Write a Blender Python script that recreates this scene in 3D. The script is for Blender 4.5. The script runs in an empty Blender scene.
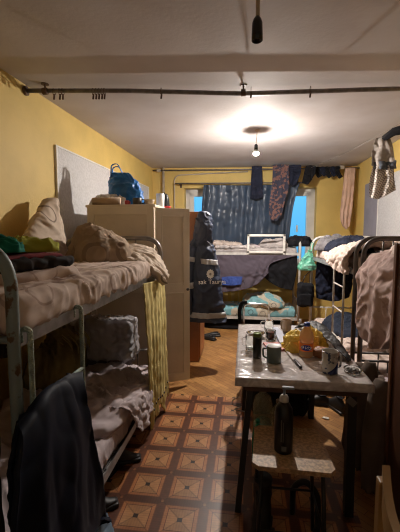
import bpy, bmesh, math, random
from mathutils import Vector, Matrix, noise, Euler
R = math.radians; PI = math.pi
scn = bpy.context.scene
C = scn.collection

# ------------------------------------------------------------------ camera, world, exposure
CP, CY, CH, FPX = R(5.0), R(7.2), 1.5, 350.0
cd = bpy.data.cameras.new('camera'); cam = bpy.data.objects.new('camera', cd); C.objects.link(cam)
cd.sensor_fit = 'VERTICAL'; cd.sensor_height = 24.0; cd.lens = FPX * 24.0 / 532.0
cd.clip_start = 0.02
cam.location = (0, 0, CH); cam.rotation_euler = (R(90) - CP, 0, CY)
scn.camera = cam
scn.view_settings.view_transform = 'Standard'; scn.view_settings.look = 'None'
scn.view_settings.gamma = 1.0; scn.view_settings.use_curve_mapping = False
scn.view_settings.exposure = 1.0
scn.cycles.use_denoising = True; scn.cycles.filter_width = 1.1
scn.cycles.max_bounces = 12; scn.cycles.diffuse_bounces = 9
scn.cycles.transparent_max_bounces = 16
scn.cycles.sample_clamp_indirect = 4.0
BULB = Vector((0.12, 4.10, 2.43)); BULB_STRENGTH = 3500.0
w = bpy.data.worlds.new('dusk'); scn.world = w; w.use_nodes = True
nt = w.node_tree; bg = nt.nodes['Background']
tc = nt.nodes.new('ShaderNodeTexCoord'); sp = nt.nodes.new('ShaderNodeSeparateXYZ')
cr = nt.nodes.new('ShaderNodeValToRGB')
nt.links.new(tc.outputs['Generated'], sp.inputs[0]); nt.links.new(sp.outputs['Z'], cr.inputs[0])
cr.color_ramp.elements[0].position = 0.0; cr.color_ramp.elements[0].color = (0.08, 0.35, 0.62, 1)
cr.color_ramp.elements[1].position = 0.25; cr.color_ramp.elements[1].color = (0.13, 0.50, 1.0, 1)
nt.links.new(cr.outputs[0], bg.inputs[0]); bg.inputs[1].default_value = 0.75

def ray(px, py):
    a = (px - 200) / FPX; b = (266 - py) / FPX
    y = math.cos(CP) + b * math.sin(CP); z = -math.sin(CP) + b * math.cos(CP)
    return Vector((a * math.cos(CY) - y * math.sin(CY), a * math.sin(CY) + y * math.cos(CY), z))
def A(px, py, x=None, y=None, z=None):
    d = ray(px, py)
    t = x / d.x if x is not None else (y / d.y if y is not None else (z - CH) / d.z)
    return Vector((0, 0, CH)) + d * t

# ------------------------------------------------------------------ materials
MATS = {}
def nodes(name):
    m = bpy.data.materials.new(name); m.use_nodes = True
    n = m.node_tree.nodes; l = m.node_tree.links
    return m, n, l, n['Principled BSDF']
def mat(name, col, rough=0.6, metal=0.0, var=0.0, vs=6.0, bump=0.0, bs=40.0, col2=None, trans=0.0, spec=None, ior=None, emit=None, sheen=0.0, c0=0.4, c1=0.6):
    if name in MATS: return MATS[name]
    m, n, l, p = nodes(name)
    p.inputs['Roughness'].default_value = rough; p.inputs['Metallic'].default_value = metal
    p.inputs['Base Color'].default_value = (*col, 1)
    if spec is not None: p.inputs['Specular IOR Level'].default_value = spec
    if ior: p.inputs['IOR'].default_value = ior
    if sheen: p.inputs['Sheen Weight'].default_value = sheen
    p.inputs['Transmission Weight'].default_value = trans
    if emit: p.inputs['Emission Color'].default_value = (*col, 1); p.inputs['Emission Strength'].default_value = emit
    t = n.new('ShaderNodeTexCoord')
    if var or col2:
        nz = n.new('ShaderNodeTexNoise'); nz.inputs['Scale'].default_value = vs; nz.inputs['Detail'].default_value = 6
        l.new(t.outputs['Object'], nz.inputs['Vector'])
        r = n.new('ShaderNodeValToRGB'); l.new(nz.outputs['Fac'], r.inputs[0])
        a = col; b = col2 or tuple(c * (1 - var) for c in col)
        r.color_ramp.elements[0].position = c0; r.color_ramp.elements[1].position = c1
        r.color_ramp.elements[0].color = (*b, 1); r.color_ramp.elements[1].color = (*a, 1)
        l.new(r.outputs[0], p.inputs['Base Color'])
    if bump:
        nb = n.new('ShaderNodeTexNoise'); nb.inputs['Scale'].default_value = bs; nb.inputs['Detail'].default_value = 4
        l.new(t.outputs['Object'], nb.inputs['Vector'])
        bp = n.new('ShaderNodeBump'); bp.inputs['Strength'].default_value = bump; bp.inputs['Distance'].default_value = 0.01
        l.new(nb.outputs['Fac'], bp.inputs['Height']); l.new(bp.outputs[0], p.inputs['Normal'])
    MATS[name] = m
    return m
def printed(name, base, ink, scale=5.0, ring=(0.28, 0.34), patch=None, pscale=2.0, rough=0.9, stripes=None, inkmix=0.8):
    """cloth with printed rings, optional coloured patches and thin stripes"""
    if name in MATS: return MATS[name]
    m, n, l, p = nodes(name); p.inputs['Roughness'].default_value = rough
    p.inputs['Specular IOR Level'].default_value = 0.2
    t = n.new('ShaderNodeTexCoord')
    v = n.new('ShaderNodeTexVoronoi'); v.inputs['Scale'].default_value = scale; v.inputs['Randomness'].default_value = 0.8
    l.new(t.outputs['Object'], v.inputs['Vector'])
    r = n.new('ShaderNodeValToRGB'); r.color_ramp.interpolation = 'CONSTANT'
    e = r.color_ramp.elements; e[0].color = (0, 0, 0, 1); e[1].position = ring[0]; e[1].color = (1, 1, 1, 1)
    x = e.new(ring[1]); x.color = (0, 0, 0, 1)
    l.new(v.outputs['Distance'], r.inputs[0])
    nz = n.new('ShaderNodeTexNoise'); nz.inputs['Scale'].default_value = scale * .6; l.new(t.outputs['Object'], nz.inputs['Vector'])
    r2 = n.new('ShaderNodeValToRGB'); r2.color_ramp.elements[0].position = 0.47; r2.color_ramp.elements[1].position = 0.55
    l.new(nz.outputs['Fac'], r2.inputs[0])
    mu = n.new('ShaderNodeMath'); mu.operation = 'MULTIPLY'; l.new(r.outputs[0], mu.inputs[0]); l.new(r2.outputs[0], mu.inputs[1])
    mk = n.new('ShaderNodeMath'); mk.operation = 'MULTIPLY'; mk.inputs[1].default_value = inkmix; l.new(mu.outputs[0], mk.inputs[0])
    last = None
    if patch:
        v2 = n.new('ShaderNodeTexVoronoi'); v2.inputs['Scale'].default_value = pscale; l.new(t.outputs['Object'], v2.inputs['Vector'])
        s = n.new('ShaderNodeSeparateColor'); l.new(v2.outputs['Color'], s.inputs[0])
        r3 = n.new('ShaderNodeValToRGB'); r3.color_ramp.interpolation = 'CONSTANT'
        r3.color_ramp.elements[0].color = (*base, 1); r3.color_ramp.elements[1].position = 0.58; r3.color_ramp.elements[1].color = (*patch, 1)
        l.new(s.outputs[0], r3.inputs[0]); last = r3.outputs[0]
    mx = n.new('ShaderNodeMix'); mx.data_type = 'RGBA'
    l.new(mk.outputs[0], mx.inputs[0])
    if last: l.new(last, mx.inputs[6])
    else: mx.inputs[6].default_value = (*base, 1)
    mx.inputs[7].default_value = (*ink, 1)
    out = mx.outputs[2]
    if stripes:
        wv = n.new('ShaderNodeTexWave'); wv.inputs['Scale'].default_value = stripes; wv.inputs['Distortion'].default_value = 1.5
        l.new(t.outputs['Object'], wv.inputs['Vector'])
        r4 = n.new('ShaderNodeValToRGB'); r4.color_ramp.elements[0].position = .88; r4.color_ramp.elements[1].position = .97
        r4.color_ramp.elements[1].color = (.45, .45, .45, 1)
        l.new(wv.outputs['Fac'], r4.inputs[0])
        m2 = n.new('ShaderNodeMix'); m2.data_type = 'RGBA'; l.new(r4.outputs[0], m2.inputs[0]); l.new(out, m2.inputs[6]); m2.inputs[7].default_value = (*ink, 1)
        out = m2.outputs[2]
    l.new(out, p.inputs['Base Color'])
    crease(n, l, t, p)
    MATS[name] = m
    return m
def crease(n, l, t, p, sc=9.0, st=.35, dist=.015):
    nb = n.new('ShaderNodeTexNoise'); nb.noise_type = 'RIDGED_MULTIFRACTAL'; nb.normalize = True
    nb.inputs['Scale'].default_value = sc; nb.inputs['Detail'].default_value = 3; nb.inputs['Distortion'].default_value = .8
    l.new(t.outputs['Object'], nb.inputs['Vector'])
    bp = n.new('ShaderNodeBump'); bp.inputs['Strength'].default_value = st; bp.inputs['Distance'].default_value = dist
    l.new(nb.outputs['Fac'], bp.inputs['Height']); l.new(bp.outputs[0], p.inputs['Normal'])
def cloth_mat(name, col, var=.25, rough=.9, bump=.5, bs=14):
    if name in MATS: return MATS[name]
    m = mat(name, col, rough, var=var, vs=7, spec=.2)
    n = m.node_tree.nodes; l = m.node_tree.links; t = n.new('ShaderNodeTexCoord'); crease(n, l, t, n['Principled BSDF'], 7.0, bump, .02)
    return m
def film_mat(name, col, fac=.3, sc=9.0, rough=.15):
    """thin see-through plastic with milky wrinkles"""
    if name in MATS: return MATS[name]
    m, n, l, p = nodes(name); p.inputs['Base Color'].default_value = (*col, 1); p.inputs['Roughness'].default_value = rough
    t = n.new('ShaderNodeTexCoord'); nz = n.new('ShaderNodeTexNoise'); nz.noise_type = 'RIDGED_MULTIFRACTAL'; nz.normalize = True
    nz.inputs['Scale'].default_value = sc; nz.inputs['Detail'].default_value = 4; nz.inputs['Distortion'].default_value = 1; l.new(t.outputs['Object'], nz.inputs['Vector'])
    bp = n.new('ShaderNodeBump'); bp.inputs['Strength'].default_value = .8; bp.inputs['Distance'].default_value = .03; l.new(nz.outputs['Fac'], bp.inputs['Height']); l.new(bp.outputs[0], p.inputs['Normal'])
    r = n.new('ShaderNodeMapRange'); r.inputs[1].default_value = .2; r.inputs[2].default_value = .9; r.inputs[3].default_value = fac * .75; r.inputs[4].default_value = min(1, fac * 1.6); l.new(nz.outputs['Fac'], r.inputs[0])
    tr = n.new('ShaderNodeBsdfTransparent'); mx = n.new('ShaderNodeMixShader'); l.new(r.outputs[0], mx.inputs[0]); l.new(tr.outputs[0], mx.inputs[1]); l.new(p.outputs[0], mx.inputs[2])
    l.new(mx.outputs[0], n['Material Output'].inputs['Surface']); MATS[name] = m
    return m

PLASTIC = film_mat('clear_bottle_plastic', (.50, .50, .38), .42, 6)
def tile_mat():
    m, n, l, p = nodes('tile_print_linoleum'); p.inputs['Roughness'].default_value = 0.38
    t = n.new('ShaderNodeTexCoord'); s = n.new('ShaderNodeSeparateXYZ'); l.new(t.outputs['Object'], s.inputs[0])
    def M(op, a, b=None, c=None):
        k = n.new('ShaderNodeMath'); k.operation = op
        for i, q in enumerate((a, b, c)):
            if q is None: continue
            if isinstance(q, (int, float)): k.inputs[i].default_value = q
            else: l.new(q, k.inputs[i])
        return k.outputs[0]
    T = .24
    def cell(o, ph): return M('FRACT', M('DIVIDE', M('ADD', o, 10 * T + ph), T))
    fx = M('SUBTRACT', cell(s.outputs['X'], .563 + .12), .5); fy = M('SUBTRACT', cell(s.outputs['Y'], -1.697 + .12), .5)
    ax = M('MULTIPLY', M('ABSOLUTE', fx), 2); ay = M('MULTIPLY', M('ABSOLUTE', fy), 2)
    mx = M('MAXIMUM', ax, ay); mn = M('MINIMUM', ax, ay)
    dark = (.095, .030, .012, 1); rim = (.36, .135, .045, 1); mid = (.15, .05, .017, 1)
    r = n.new('ShaderNodeValToRGB'); r.color_ramp.interpolation = 'CONSTANT'; e = r.color_ramp.elements
    e[0].position = 0; e[0].color = (.035, .012, .005, 1); e[1].position = .11; e[1].color = (.40, .19, .075, 1)
    for pos, c in ((.58, mid), (.62, rim), (.76, (.17, .055, .018, 1)), (.80, dark)):
        x = e.new(pos); x.color = c
    l.new(mx, r.inputs[0])
    # grain: planks inside the square run parallel to the nearest edge
    gx = M('GREATER_THAN', ax, ay)
    co = M('ADD', M('MULTIPLY', gx, s.outputs['Y']), M('MULTIPLY', M('SUBTRACT', 1, gx), s.outputs['X']))
    wv = M('SINE', M('MULTIPLY', co, 420))
    nz = n.new('ShaderNodeTexNoise'); nz.inputs['Scale'].default_value = 30; nz.inputs['Detail'].default_value = 5; l.new(t.outputs['Object'], nz.inputs['Vector'])
    g = M('ADD', M('MULTIPLY', wv, .07), M('ADD', M('MULTIPLY', nz.outputs['Fac'], .7), .62))
    tri = M('ADD', M('MULTIPLY', gx, .28), .86)
    dg = M('ADD', M('MULTIPLY', M('GREATER_THAN', M('SUBTRACT', mx, mn), .05), .3), .7)
    g = M('MULTIPLY', M('MULTIPLY', g, tri), dg)
    # light studs where the dark bands cross
    st = M('MULTIPLY', M('GREATER_THAN', mn, .93), 1)
    mm = n.new('ShaderNodeMix'); mm.data_type = 'RGBA'; l.new(st, mm.inputs[0]); l.new(r.outputs[0], mm.inputs[6]); mm.inputs[7].default_value = (.3, .12, .04, 1)
    v = n.new('ShaderNodeVectorMath'); v.operation = 'SCALE'; l.new(mm.outputs[2], v.inputs[0]); l.new(g, v.inputs['Scale'])
    l.new(v.outputs[0], p.inputs['Base Color'])
    return m
def parquet_mat():
    m, n, l, p = nodes('ochre_parquet_linoleum'); p.inputs['Roughness'].default_value = 0.42
    t = n.new('ShaderNodeTexCoord'); mp = n.new('ShaderNodeMapping'); mp.inputs['Rotation'].default_value = (0, 0, R(45)); l.new(t.outputs['Object'], mp.inputs[0])
    b = n.new('ShaderNodeTexBrick'); l.new(mp.outputs[0], b.inputs['Vector'])
    b.inputs['Scale'].default_value = 1; b.inputs['Brick Width'].default_value = .16; b.inputs['Row Height'].default_value = .045; b.inputs['Mortar Size'].default_value = .0015
    b.inputs['Color1'].default_value = (.50, .26, .085, 1); b.inputs['Color2'].default_value = (.34, .16, .05, 1); b.inputs['Mortar'].default_value = (.15, .07, .025, 1)
    nz = n.new('ShaderNodeTexNoise'); nz.inputs['Scale'].default_value = 5; nz.inputs['Detail'].default_value = 6; l.new(t.outputs['Object'], nz.inputs['Vector'])
    r = n.new('ShaderNodeValToRGB'); r.color_ramp.elements[0].color = (.6, .55, .5, 1); r.color_ramp.elements[0].position = .3; r.color_ramp.elements[1].position = .7; l.new(nz.outputs['Fac'], r.inputs[0])
    mx = n.new('ShaderNodeMix'); mx.data_type = 'RGBA'; mx.blend_type = 'MULTIPLY'; mx.inputs[0].default_value = 1
    l.new(b.outputs['Color'], mx.inputs[6]); l.new(r.outputs[0], mx.inputs[7]); l.new(mx.outputs[2], p.inputs['Base Color'])
    return m

YELLOW = mat('yellow_wall_paint', (.66, .475, .145), .6, var=.12, vs=2.2, bump=.25, bs=60)
CEIL = mat('ceiling_plaster', (.52, .49, .49), .75, col2=(.46, .42, .41), vs=1.6, bump=.12, bs=35)
WHITEPAINT = mat('white_gloss_paint', (.72, .70, .66), .35, var=.1)
CREAM = mat('cream_cabinet_paint', (.76, .68, .56), .45, var=.1, vs=4, bump=.15, bs=20)
CREAMD = mat('cream_cabinet_panel', (.72, .63, .51), .5, var=.1, vs=4, bump=.15, bs=20)
BROWNWOOD = mat('orange_brown_veneer', (.36, .13, .045), .4, var=.3, vs=3)
DARKWOOD = mat('dark_brown_board', (.10, .035, .015), .5, var=.35, vs=4)
PIPE = mat('grey_painted_pipe', (.20, .18, .17), .45, .4, var=.3, vs=20)
PIPEW = mat('pale_painted_pipe', (.48, .42, .34), .45, var=.2, vs=10)
RUST = mat('rusty_metal', (.13, .08, .06), .6, .5, var=.4, vs=30)
STEEL = mat('dull_grey_steel_tube', (.27, .25, .24), .38, .7, var=.3, vs=15)
DSTEEL = mat('dark_steel_tube', (.12, .105, .10), .4, .6, var=.3, vs=15)
TEAL = mat('chipped_teal_paint', (.19, .24, .245), .45, .1, col2=(.09, .055, .035), vs=26, c0=.36, c1=.42, bump=.4, bs=30)
MINT = mat('mint_painted_tube', (.36, .44, .37), .5, .1, var=.3, vs=40, bump=.8, bs=160)
WFRAME = mat('white_painted_bed_steel', (.62, .60, .56), .4, .1, var=.2, vs=12)
RAILG = mat('blue_grey_rail_paint', (.30, .31, .33), .45, .2, var=.2, vs=10)
BLACKM = mat('black_metal', (.02, .018, .017), .4, .4)
CHROME = mat('chrome', (.75, .73, .7), .16, 1.0)
GLASS = mat('clear_glass', (.95, .97, .96), .03, trans=1.0, ior=1.3)

BLKPLAS = mat('black_glossy_plastic', (.012, .013, .015), .25)
WHITEP = mat('white_plastic', (.7, .7, .68), .35)

# ------------------------------------------------------------------ object helpers
def origin_of(o):
    m = Matrix.Identity(4)
    chain = []
    while o is not None: chain.append(o); o = o.parent
    for q in reversed(chain): m = m @ Matrix.LocRotScale(q.location, q.rotation_euler, None)
    return m
def obj(name, bm, m, parent=None, world=False, smooth=False, label=None, doubles=False):
    if doubles: bmesh.ops.remove_doubles(bm, verts=bm.verts, dist=1e-5)
    if parent is not None and world:
        bm.transform(origin_of(parent).inverted())
    loc = Vector((0, 0, 0))
    if parent is None and len(bm.verts):
        xs = [v.co for v in bm.verts]
        lo = Vector((min(c.x for c in xs), min(c.y for c in xs), min(c.z for c in xs))); hi = Vector((max(c.x for c in xs), max(c.y for c in xs), 0))
        loc = Vector(((lo.x + hi.x) / 2, (lo.y + hi.y) / 2, lo.z)); bm.transform(Matrix.Translation(-loc))
    bmesh.ops.recalc_face_normals(bm, faces=bm.faces)
    me = bpy.data.meshes.new(name); bm.to_mesh(me); bm.free()
    if smooth:
        for f in me.polygons: f.use_smooth = True
    me.materials.append(m)
    o = bpy.data.objects.new(name, me); C.objects.link(o); o.location = loc
    if parent is not None: o.parent = parent
    if label: o['label'] = label
    return o
def tag(o, label, cat, group=None):
    o['label'] = label; o['category'] = cat
    if group: o['group'] = group
    return o
def thing(name, label, cat, loc=(0, 0, 0), rz=0, group=None):
    o = bpy.data.objects.new(name, None); C.objects.link(o); o.empty_display_size = .1
    o.location = loc; o.rotation_euler = (0, 0, rz)
    return tag(o, label, cat, group)
def struct(name, bm, m, parent=None):
    o = obj(name, bm, m, parent, world=parent is not None)
    if parent is None: o['kind'] = 'structure'
    return o
def B(): return bmesh.new()
def box(bm, c, s, rot=None, bev=0.0):
    r = bmesh.ops.create_cube(bm, size=1.0); vs = r['verts']
    for v in vs: v.co = Vector((v.co.x * s[0], v.co.y * s[1], v.co.z * s[2]))
    if bev:
        es = list({e for v in vs for e in v.link_edges})
        q = bmesh.ops.bevel(bm, geom=es, offset=bev, segments=2, affect='EDGES', profile=.5)
        vs = list({v for f in q['faces'] for v in f.verts} | {v for v in vs if v.is_valid})
        # all verts of this island
        seen = set(vs); st = list(vs)
        while st:
            v = st.pop()
            for e in v.link_edges:
                o = e.other_vert(v)
                if o not in seen: seen.add(o); st.append(o)
        vs = list(seen)
    M = Matrix.Translation(Vector(c)) @ (Euler(rot).to_matrix().to_4x4() if rot else Matrix.Identity(4))
    for v in vs: v.co = M @ v.co
    return bm
def prism(bm, foot, z0, z1):
    a = [bm.verts.new((x, y, z0)) for x, y in foot]; b = [bm.verts.new((x, y, z1)) for x, y in foot]
    n = len(foot)
    bm.faces.new(a[::-1]); bm.faces.new(b)
    for i in range(n): bm.faces.new((a[i], a[(i + 1) % n], b[(i + 1) % n], b[i]))
    return bm
def fillet(pts, rad, seg=6, closed=False):
    pts = [Vector(p) for p in pts]; out = [pts[0]]
    for i in range(1, len(pts) - 1):
        p = pts[i]; a = (pts[i - 1] - p); b = (pts[i + 1] - p)
        r = min(rad, a.length * .48, b.length * .48); a = p + a.normalized() * r; b = p + b.normalized() * r
        for k in range(seg + 1):
            t = k / seg; out.append(a * (1 - t) ** 2 + p * 2 * t * (1 - t) + b * t * t)
    out.append(pts[-1]); return out
def tube(bm, pts, r, seg=10, flat=None):
    pts = [Vector(p) for p in pts]; n = len(pts); rings = []; up = None
    for i, p in enumerate(pts):
        d = (pts[min(i + 1, n - 1)] - pts[max(i - 1, 0)]).normalized()
        if up is None:
            up = Vector((0, 0, 1)) if abs(d.z) < .9 else Vector((1, 0, 0))
        x = up.cross(d).normalized(); up = d.cross(x).normalized()
        rr = r[i] if isinstance(r, (list, tuple)) else r
        rings.append([bm.verts.new(p + x * math.cos(2 * PI * k / seg) * rr + up * math.sin(2 * PI * k / seg) * rr * (flat or 1)) for k in range(seg)])
    for a, b in zip(rings, rings[1:]):
        for k in range(seg): bm.faces.new((a[k], a[(k + 1) % seg], b[(k + 1) % seg], b[k]))
    bm.faces.new(rings[0][::-1]); bm.faces.new(rings[-1])
    return bm
def lathe(bm, prof, c=(0, 0, 0), seg=28, sx=1, sy=1):
    c = Vector(c); rings = []
    for r, z in prof:
        rings.append([bm.verts.new(c + Vector((r * math.cos(2 * PI * k / seg) * sx, r * math.sin(2 * PI * k / seg) * sy, z))) for k in range(seg)])
    for a, b in zip(rings, rings[1:]):
        for k in range(seg): bm.faces.new((a[k], a[(k + 1) % seg], b[(k + 1) % seg], b[k]))
    bm.faces.new(rings[0][::-1]); bm.faces.new(rings[-1])
    return bm
def crv(P, t):
    n = len(P) - 1; f = min(max(t, 0), .999999) * n; i = int(f); u = f - i
    p0 = P[max(i - 1, 0)]; p1 = P[i]; p2 = P[i + 1]; p3 = P[min(i + 2, n)]
    return .5 * ((2 * p1) + (p2 - p0) * u + (2 * p0 - 5 * p1 + 4 * p2 - p3) * u * u + (3 * p1 - p0 - 3 * p2 + p3) * u ** 3)
def fold(p, s, seed):
    """ridged, stretched crease noise, about -.5 .. 1"""
    an = seed * 1.37; ca, sa = math.cos(an), math.sin(an)
    x = p.x * ca + p.y * sa; y = -p.x * sa + p.y * ca
    q = Vector((x * s * .55 + seed * 7.3, y * s * 1.5 - seed * 3.1, p.z * s * .9 + seed * 1.7))
    wv = noise.noise_vector(q * .5) * 1.1
    a = (1 - min(1, abs(noise.noise(q + wv)) * 2.6)) ** 1.6
    q2 = q * 2.1 + wv * 2.2
    b = (1 - min(1, abs(noise.noise(q2)) * 2.6)) ** 1.8
    q3 = Vector((y, x, p.z)) * s * 2.4 + wv
    c = (1 - min(1, abs(noise.noise(q3)) * 2.6)) ** 2
    return (a - .35) + .55 * (b - .3) + .3 * (c - .3)
def grid(bm, V, nu, nv, close_u=False):
    for i in range(nu if close_u else nu - 1):
        for j in range(nv - 1):
            bm.faces.new((V[i][j], V[(i + 1) % nu][j], V[(i + 1) % nu][j + 1], V[i][j + 1]))
def sheet(name, rows, m, nu=40, nv=50, amp=.012, s=7, seed=1, thick=.006, parent=None, waves=0, wamp=0, label=None, kmin=.0, hem=0.0):
    """rows: list of polylines (first = top edge ... last = bottom edge), each a list of points; returns a solid cloth"""
    rows = [[Vector(p) for p in r] for r in rows]
    G = []
    for i in range(nu):
        u = i / (nu - 1); line = [crv(r, u) if len(r) > 2 else r[0].lerp(r[1], u) for r in rows]
        col = []
        for j in range(nv):
            v = j / (nv - 1); col.append(crv(line, v) if len(line) > 2 else line[0].lerp(line[1], v))
        G.append(col)
    bm = B(); top = []; bot = []
    for i in range(nu):
        ct = []; cb = []
        for j in range(nv):
            a = G[min(i + 1, nu - 1)][j] - G[max(i - 1, 0)][j]; b = G[i][min(j + 1, nv - 1)] - G[i][max(j - 1, 0)]
            nr = a.cross(b); nr = nr.normalized() if nr.length > 1e-9 else Vector((0, 0, 1))
            u = i / (nu - 1); v = j / (nv - 1)
            d = amp * fold(G[i][j], s, seed)
            if waves: d += wamp * (kmin + (1 - kmin) * v) * math.sin(2 * PI * waves * u + 2.2 * noise.noise(Vector((u * 3, v * 1.5, seed)))) * (1 + .5 * noise.noise(Vector((u * 5, 2, seed))))
            sh = Vector((0, 0, 0))
            if hem: sh = Vector((0, 0, hem * v ** 4 * noise.noise(Vector((u * 6, seed, 1.3)))))
            p = G[i][j] + nr * d + sh
            ct.append(bm.verts.new(p + nr * thick / 2)); cb.append(bm.verts.new(p - nr * thick / 2))
        top.append(ct); bot.append(cb)
    grid(bm, top, nu, nv); grid(bm, bot, nu, nv)
    for i in range(nu - 1):
        for j in (0, nv - 1): bm.faces.new((top[i][j], top[i + 1][j], bot[i + 1][j], bot[i][j]))
    for j in range(nv - 1):
        for i in (0, nu - 1): bm.faces.new((top[i][j], top[i][j + 1], bot[i][j + 1], bot[i][j]))
    return obj(name, bm, m, parent, world=True, smooth=True, label=label)
def rbox(bm, c, size, r, rot=(0, 0, 0), n=(20, 20, 8), amp=0.0, s=6, seed=1, pinch=0.0, sag=None):
    """rounded, puffed and crumpled box; pinch thins the rim like a pillow"""
    h = Vector(size) / 2; r = min(r, *h); core = h - Vector((r, r, r)); key = {}
    M = Matrix.Translation(Vector(c)) @ Euler(rot).to_matrix().to_4x4()
    def vert(p):
        k = (round(p[0], 5), round(p[1], 5), round(p[2], 5))
        if k in key: return key[k]
        q = Vector((p[0] * h.x, p[1] * h.y, p[2] * h.z))
        cc = Vector((max(-core.x, min(core.x, q.x)), max(-core.y, min(core.y, q.y)), max(-core.z, min(core.z, q.z))))
        d = (q - cc); d = d.normalized() if d.length > 1e-9 else Vector((0, 0, 1))
        o = cc + d * r
        if pinch:
            e = max(abs(p[0]), abs(p[1])); ed = (abs(p[0]) ** 3) * (1 if 1 else 0)
            k2 = (1 - abs(p[0]) ** 3) * (1 - abs(p[1]) ** 3); o.z *= (1 - pinch) + pinch * k2
        if amp: o += d * amp * fold(M @ o, s, seed)
        if sag: o.z += sag(o)
        v = bm.verts.new(M @ o); key[k] = v; return v
    def fc(f, a, b):
        for i in range(a):
            for j in range(b):
                q = [f(-1 + 2 * (i + x) / a, -1 + 2 * (j + y) / b) for x, y in ((0, 0), (1, 0), (1, 1), (0, 1))]
                vs = [vert(p) for p in q]
                if len(set(vs)) == 4:
                    try: bm.faces.new(vs)
                    except ValueError: pass
    for sg in (-1, 1):
        fc(lambda a, b: (a, b, sg), n[0], n[1]); fc(lambda a, b: (a, sg, b), n[0], n[2]); fc(lambda a, b: (sg, a, b), n[1], n[2])
    return bm
def heap(bm, c, rx, ry, h, rz=0, seed=1, amp=.03, s=7, n=2.6, rings=46, seg=130, edge=.18, lean=(0, 0), lump=.25):
    """crumpled pile of cloth with a flat underside"""
    c = Vector(c); V = []; amp *= .62
    for k in range(seg):
        a = 2 * PI * k / seg; col = []
        rb = 1 + edge * noise.noise(Vector((math.cos(a) * 1.6, math.sin(a) * 1.6, seed * 5.1))) * 1.6
        for i in range(rings + 1):
            t = i / rings; hh = max(0, 1 - t ** n) ** .55
            x = rx * rb * t * math.cos(a); y = ry * rb * t * math.sin(a)
            z = h * hh * (1 + lump * 1.5 * noise.noise(Vector((x * 4, y * 4, seed * 2.3))))
            p = Vector((x + lean[0] * z, y + lean[1] * z, z))
            nr = Vector((math.cos(a) * t ** 2 * (1 - .3 * hh), math.sin(a) * t ** 2, .25 + hh)).normalized()
            p += nr * amp * fold(p + c, s, seed) * (1 if t < .97 else .5)
            p.z = max(p.z, 0.001)
            q = Vector((p.x * math.cos(rz) - p.y * math.sin(rz), p.x * math.sin(rz) + p.y * math.cos(rz), p.z))
            col.append(q + c)
        V.append(col)
    top = bm.verts.new(V[0][0]); vs = [[None] + [bm.verts.new(V[k][i]) for i in range(1, rings + 1)] for k in range(seg)]
    cb = bm.verts.new(c)
    for k in range(seg):
        k2 = (k + 1) % seg; bm.faces.new((top, vs[k][1], vs[k2][1]))
        for i in range(1, rings): bm.faces.new((vs[k][i], vs[k][i + 1], vs[k2][i + 1], vs[k2][i]))
        bm.faces.new((vs[k][rings], cb, vs[k2][rings]))
    return bm
def loft(bm, secs, seg=40, nv=50, amp=0, s=8, seed=1, arc=(0, 2 * PI), grow=0.0, cap=True, M=None):
    """secs: (cx, cy, z, rx, ry)"""
    S = [[Vector((a, b, c)), Vector((d, e, 0))] for a, b, c, d, e in secs]; full = abs(arc[1] - arc[0] - 2 * PI) < 1e-6
    V = []
    for k in range(seg if full else seg + 1):
        a = arc[0] + (arc[1] - arc[0]) * k / seg; col = []
        for j in range(nv):
            v = j / (nv - 1); c = crv([q[0] for q in S], v); r = crv([q[1] for q in S], v)
            d = Vector((math.cos(a), math.sin(a), 0)); p = c + Vector((d.x * (max(r.x, .001) + grow), d.y * (max(r.y, .001) + grow), 0))
            if amp: p += d * amp * fold(p - d * grow, s, seed)
            col.append(p)
        V.append(col)
    vs = [[bm.verts.new(M @ p if M else p) for p in col] for col in V]
    grid(bm, vs, len(vs), nv, full)
    if cap and full:
        bm.faces.new([c[0] for c in vs]); bm.faces.new([c[-1] for c in vs][::-1])
    return bm
def solid(o, t, off=0):
    md = o.modifiers.new('thickness', 'SOLIDIFY'); md.thickness = t; md.offset = off; return o
def words(name, txt, size, M, m, parent, ext=.001, shear=0):
    cu = bpy.data.curves.new(name, 'FONT'); cu.body = txt; cu.size = size; cu.align_x = 'CENTER'; cu.align_y = 'CENTER'; cu.extrude = ext; cu.shear = shear
    t = bpy.data.objects.new('tmp', cu); C.objects.link(t); bpy.context.view_layer.update()
    me = bpy.data.meshes.new_from_object(t.evaluated_get(bpy.context.evaluated_depsgraph_get()))
    bm = B(); bm.from_mesh(me); bpy.data.objects.remove(t); bpy.data.meshes.remove(me)
    bm.transform(M); return obj(name, bm, m, parent, world=True)

# ------------------------------------------------------------------ room shell
H = 2.68
def lx(y): return -1.73 + (y - 2.39) * .028
def by(x): return 6.15 + (x + 1.62) * .075
RX = 1.88; FY = -.8; WT = .32
bm = B(); prism(bm, [(-2.3, FY - .3), (2.3, FY - .3), (2.3, 6.9), (-2.3, 6.9)], -.1, 0); struct('floor', bm, parquet_mat())
bm = B(); prism(bm, [(-2.3, FY - .3), (2.3, FY - .3), (2.3, 6.9), (-2.3, 6.9)], H, H + .15); struct('ceiling', bm, CEIL)
bm = B(); prism(bm, [(lx(FY), FY), (lx(6.6), 6.6), (lx(6.6) - .2, 6.6), (lx(FY) - .2, FY)], 0, H); struct('wall_left', bm, YELLOW)
bm = B(); prism(bm, [(RX, FY), (RX + .2, FY), (RX + .2, 6.75), (RX, 6.75)], 0, H); struct('wall_right', bm, YELLOW)
bm = B(); prism(bm, [(-2.1, FY - .2), (2.1, FY - .2), (2.1, FY), (-2.1, FY)], 0, H); struct('wall_unseen_bounce', bm, mat('pale_bounce_wall', (.72, .66, .56), .7))  # unseen wall behind the camera, set near and pale to bounce fill light
WX0, WX1, WZ0, WZ1 = -1.06, 1.24, .95, 2.33
def bw(x0, x1, z0, z1, d0=0, d1=WT):
    return [(x0, by(x0) + d0), (x1, by(x1) + d0), (x1, by(x1) + d1), (x0, by(x0) + d1)], z0, z1
bm = B()
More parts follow.
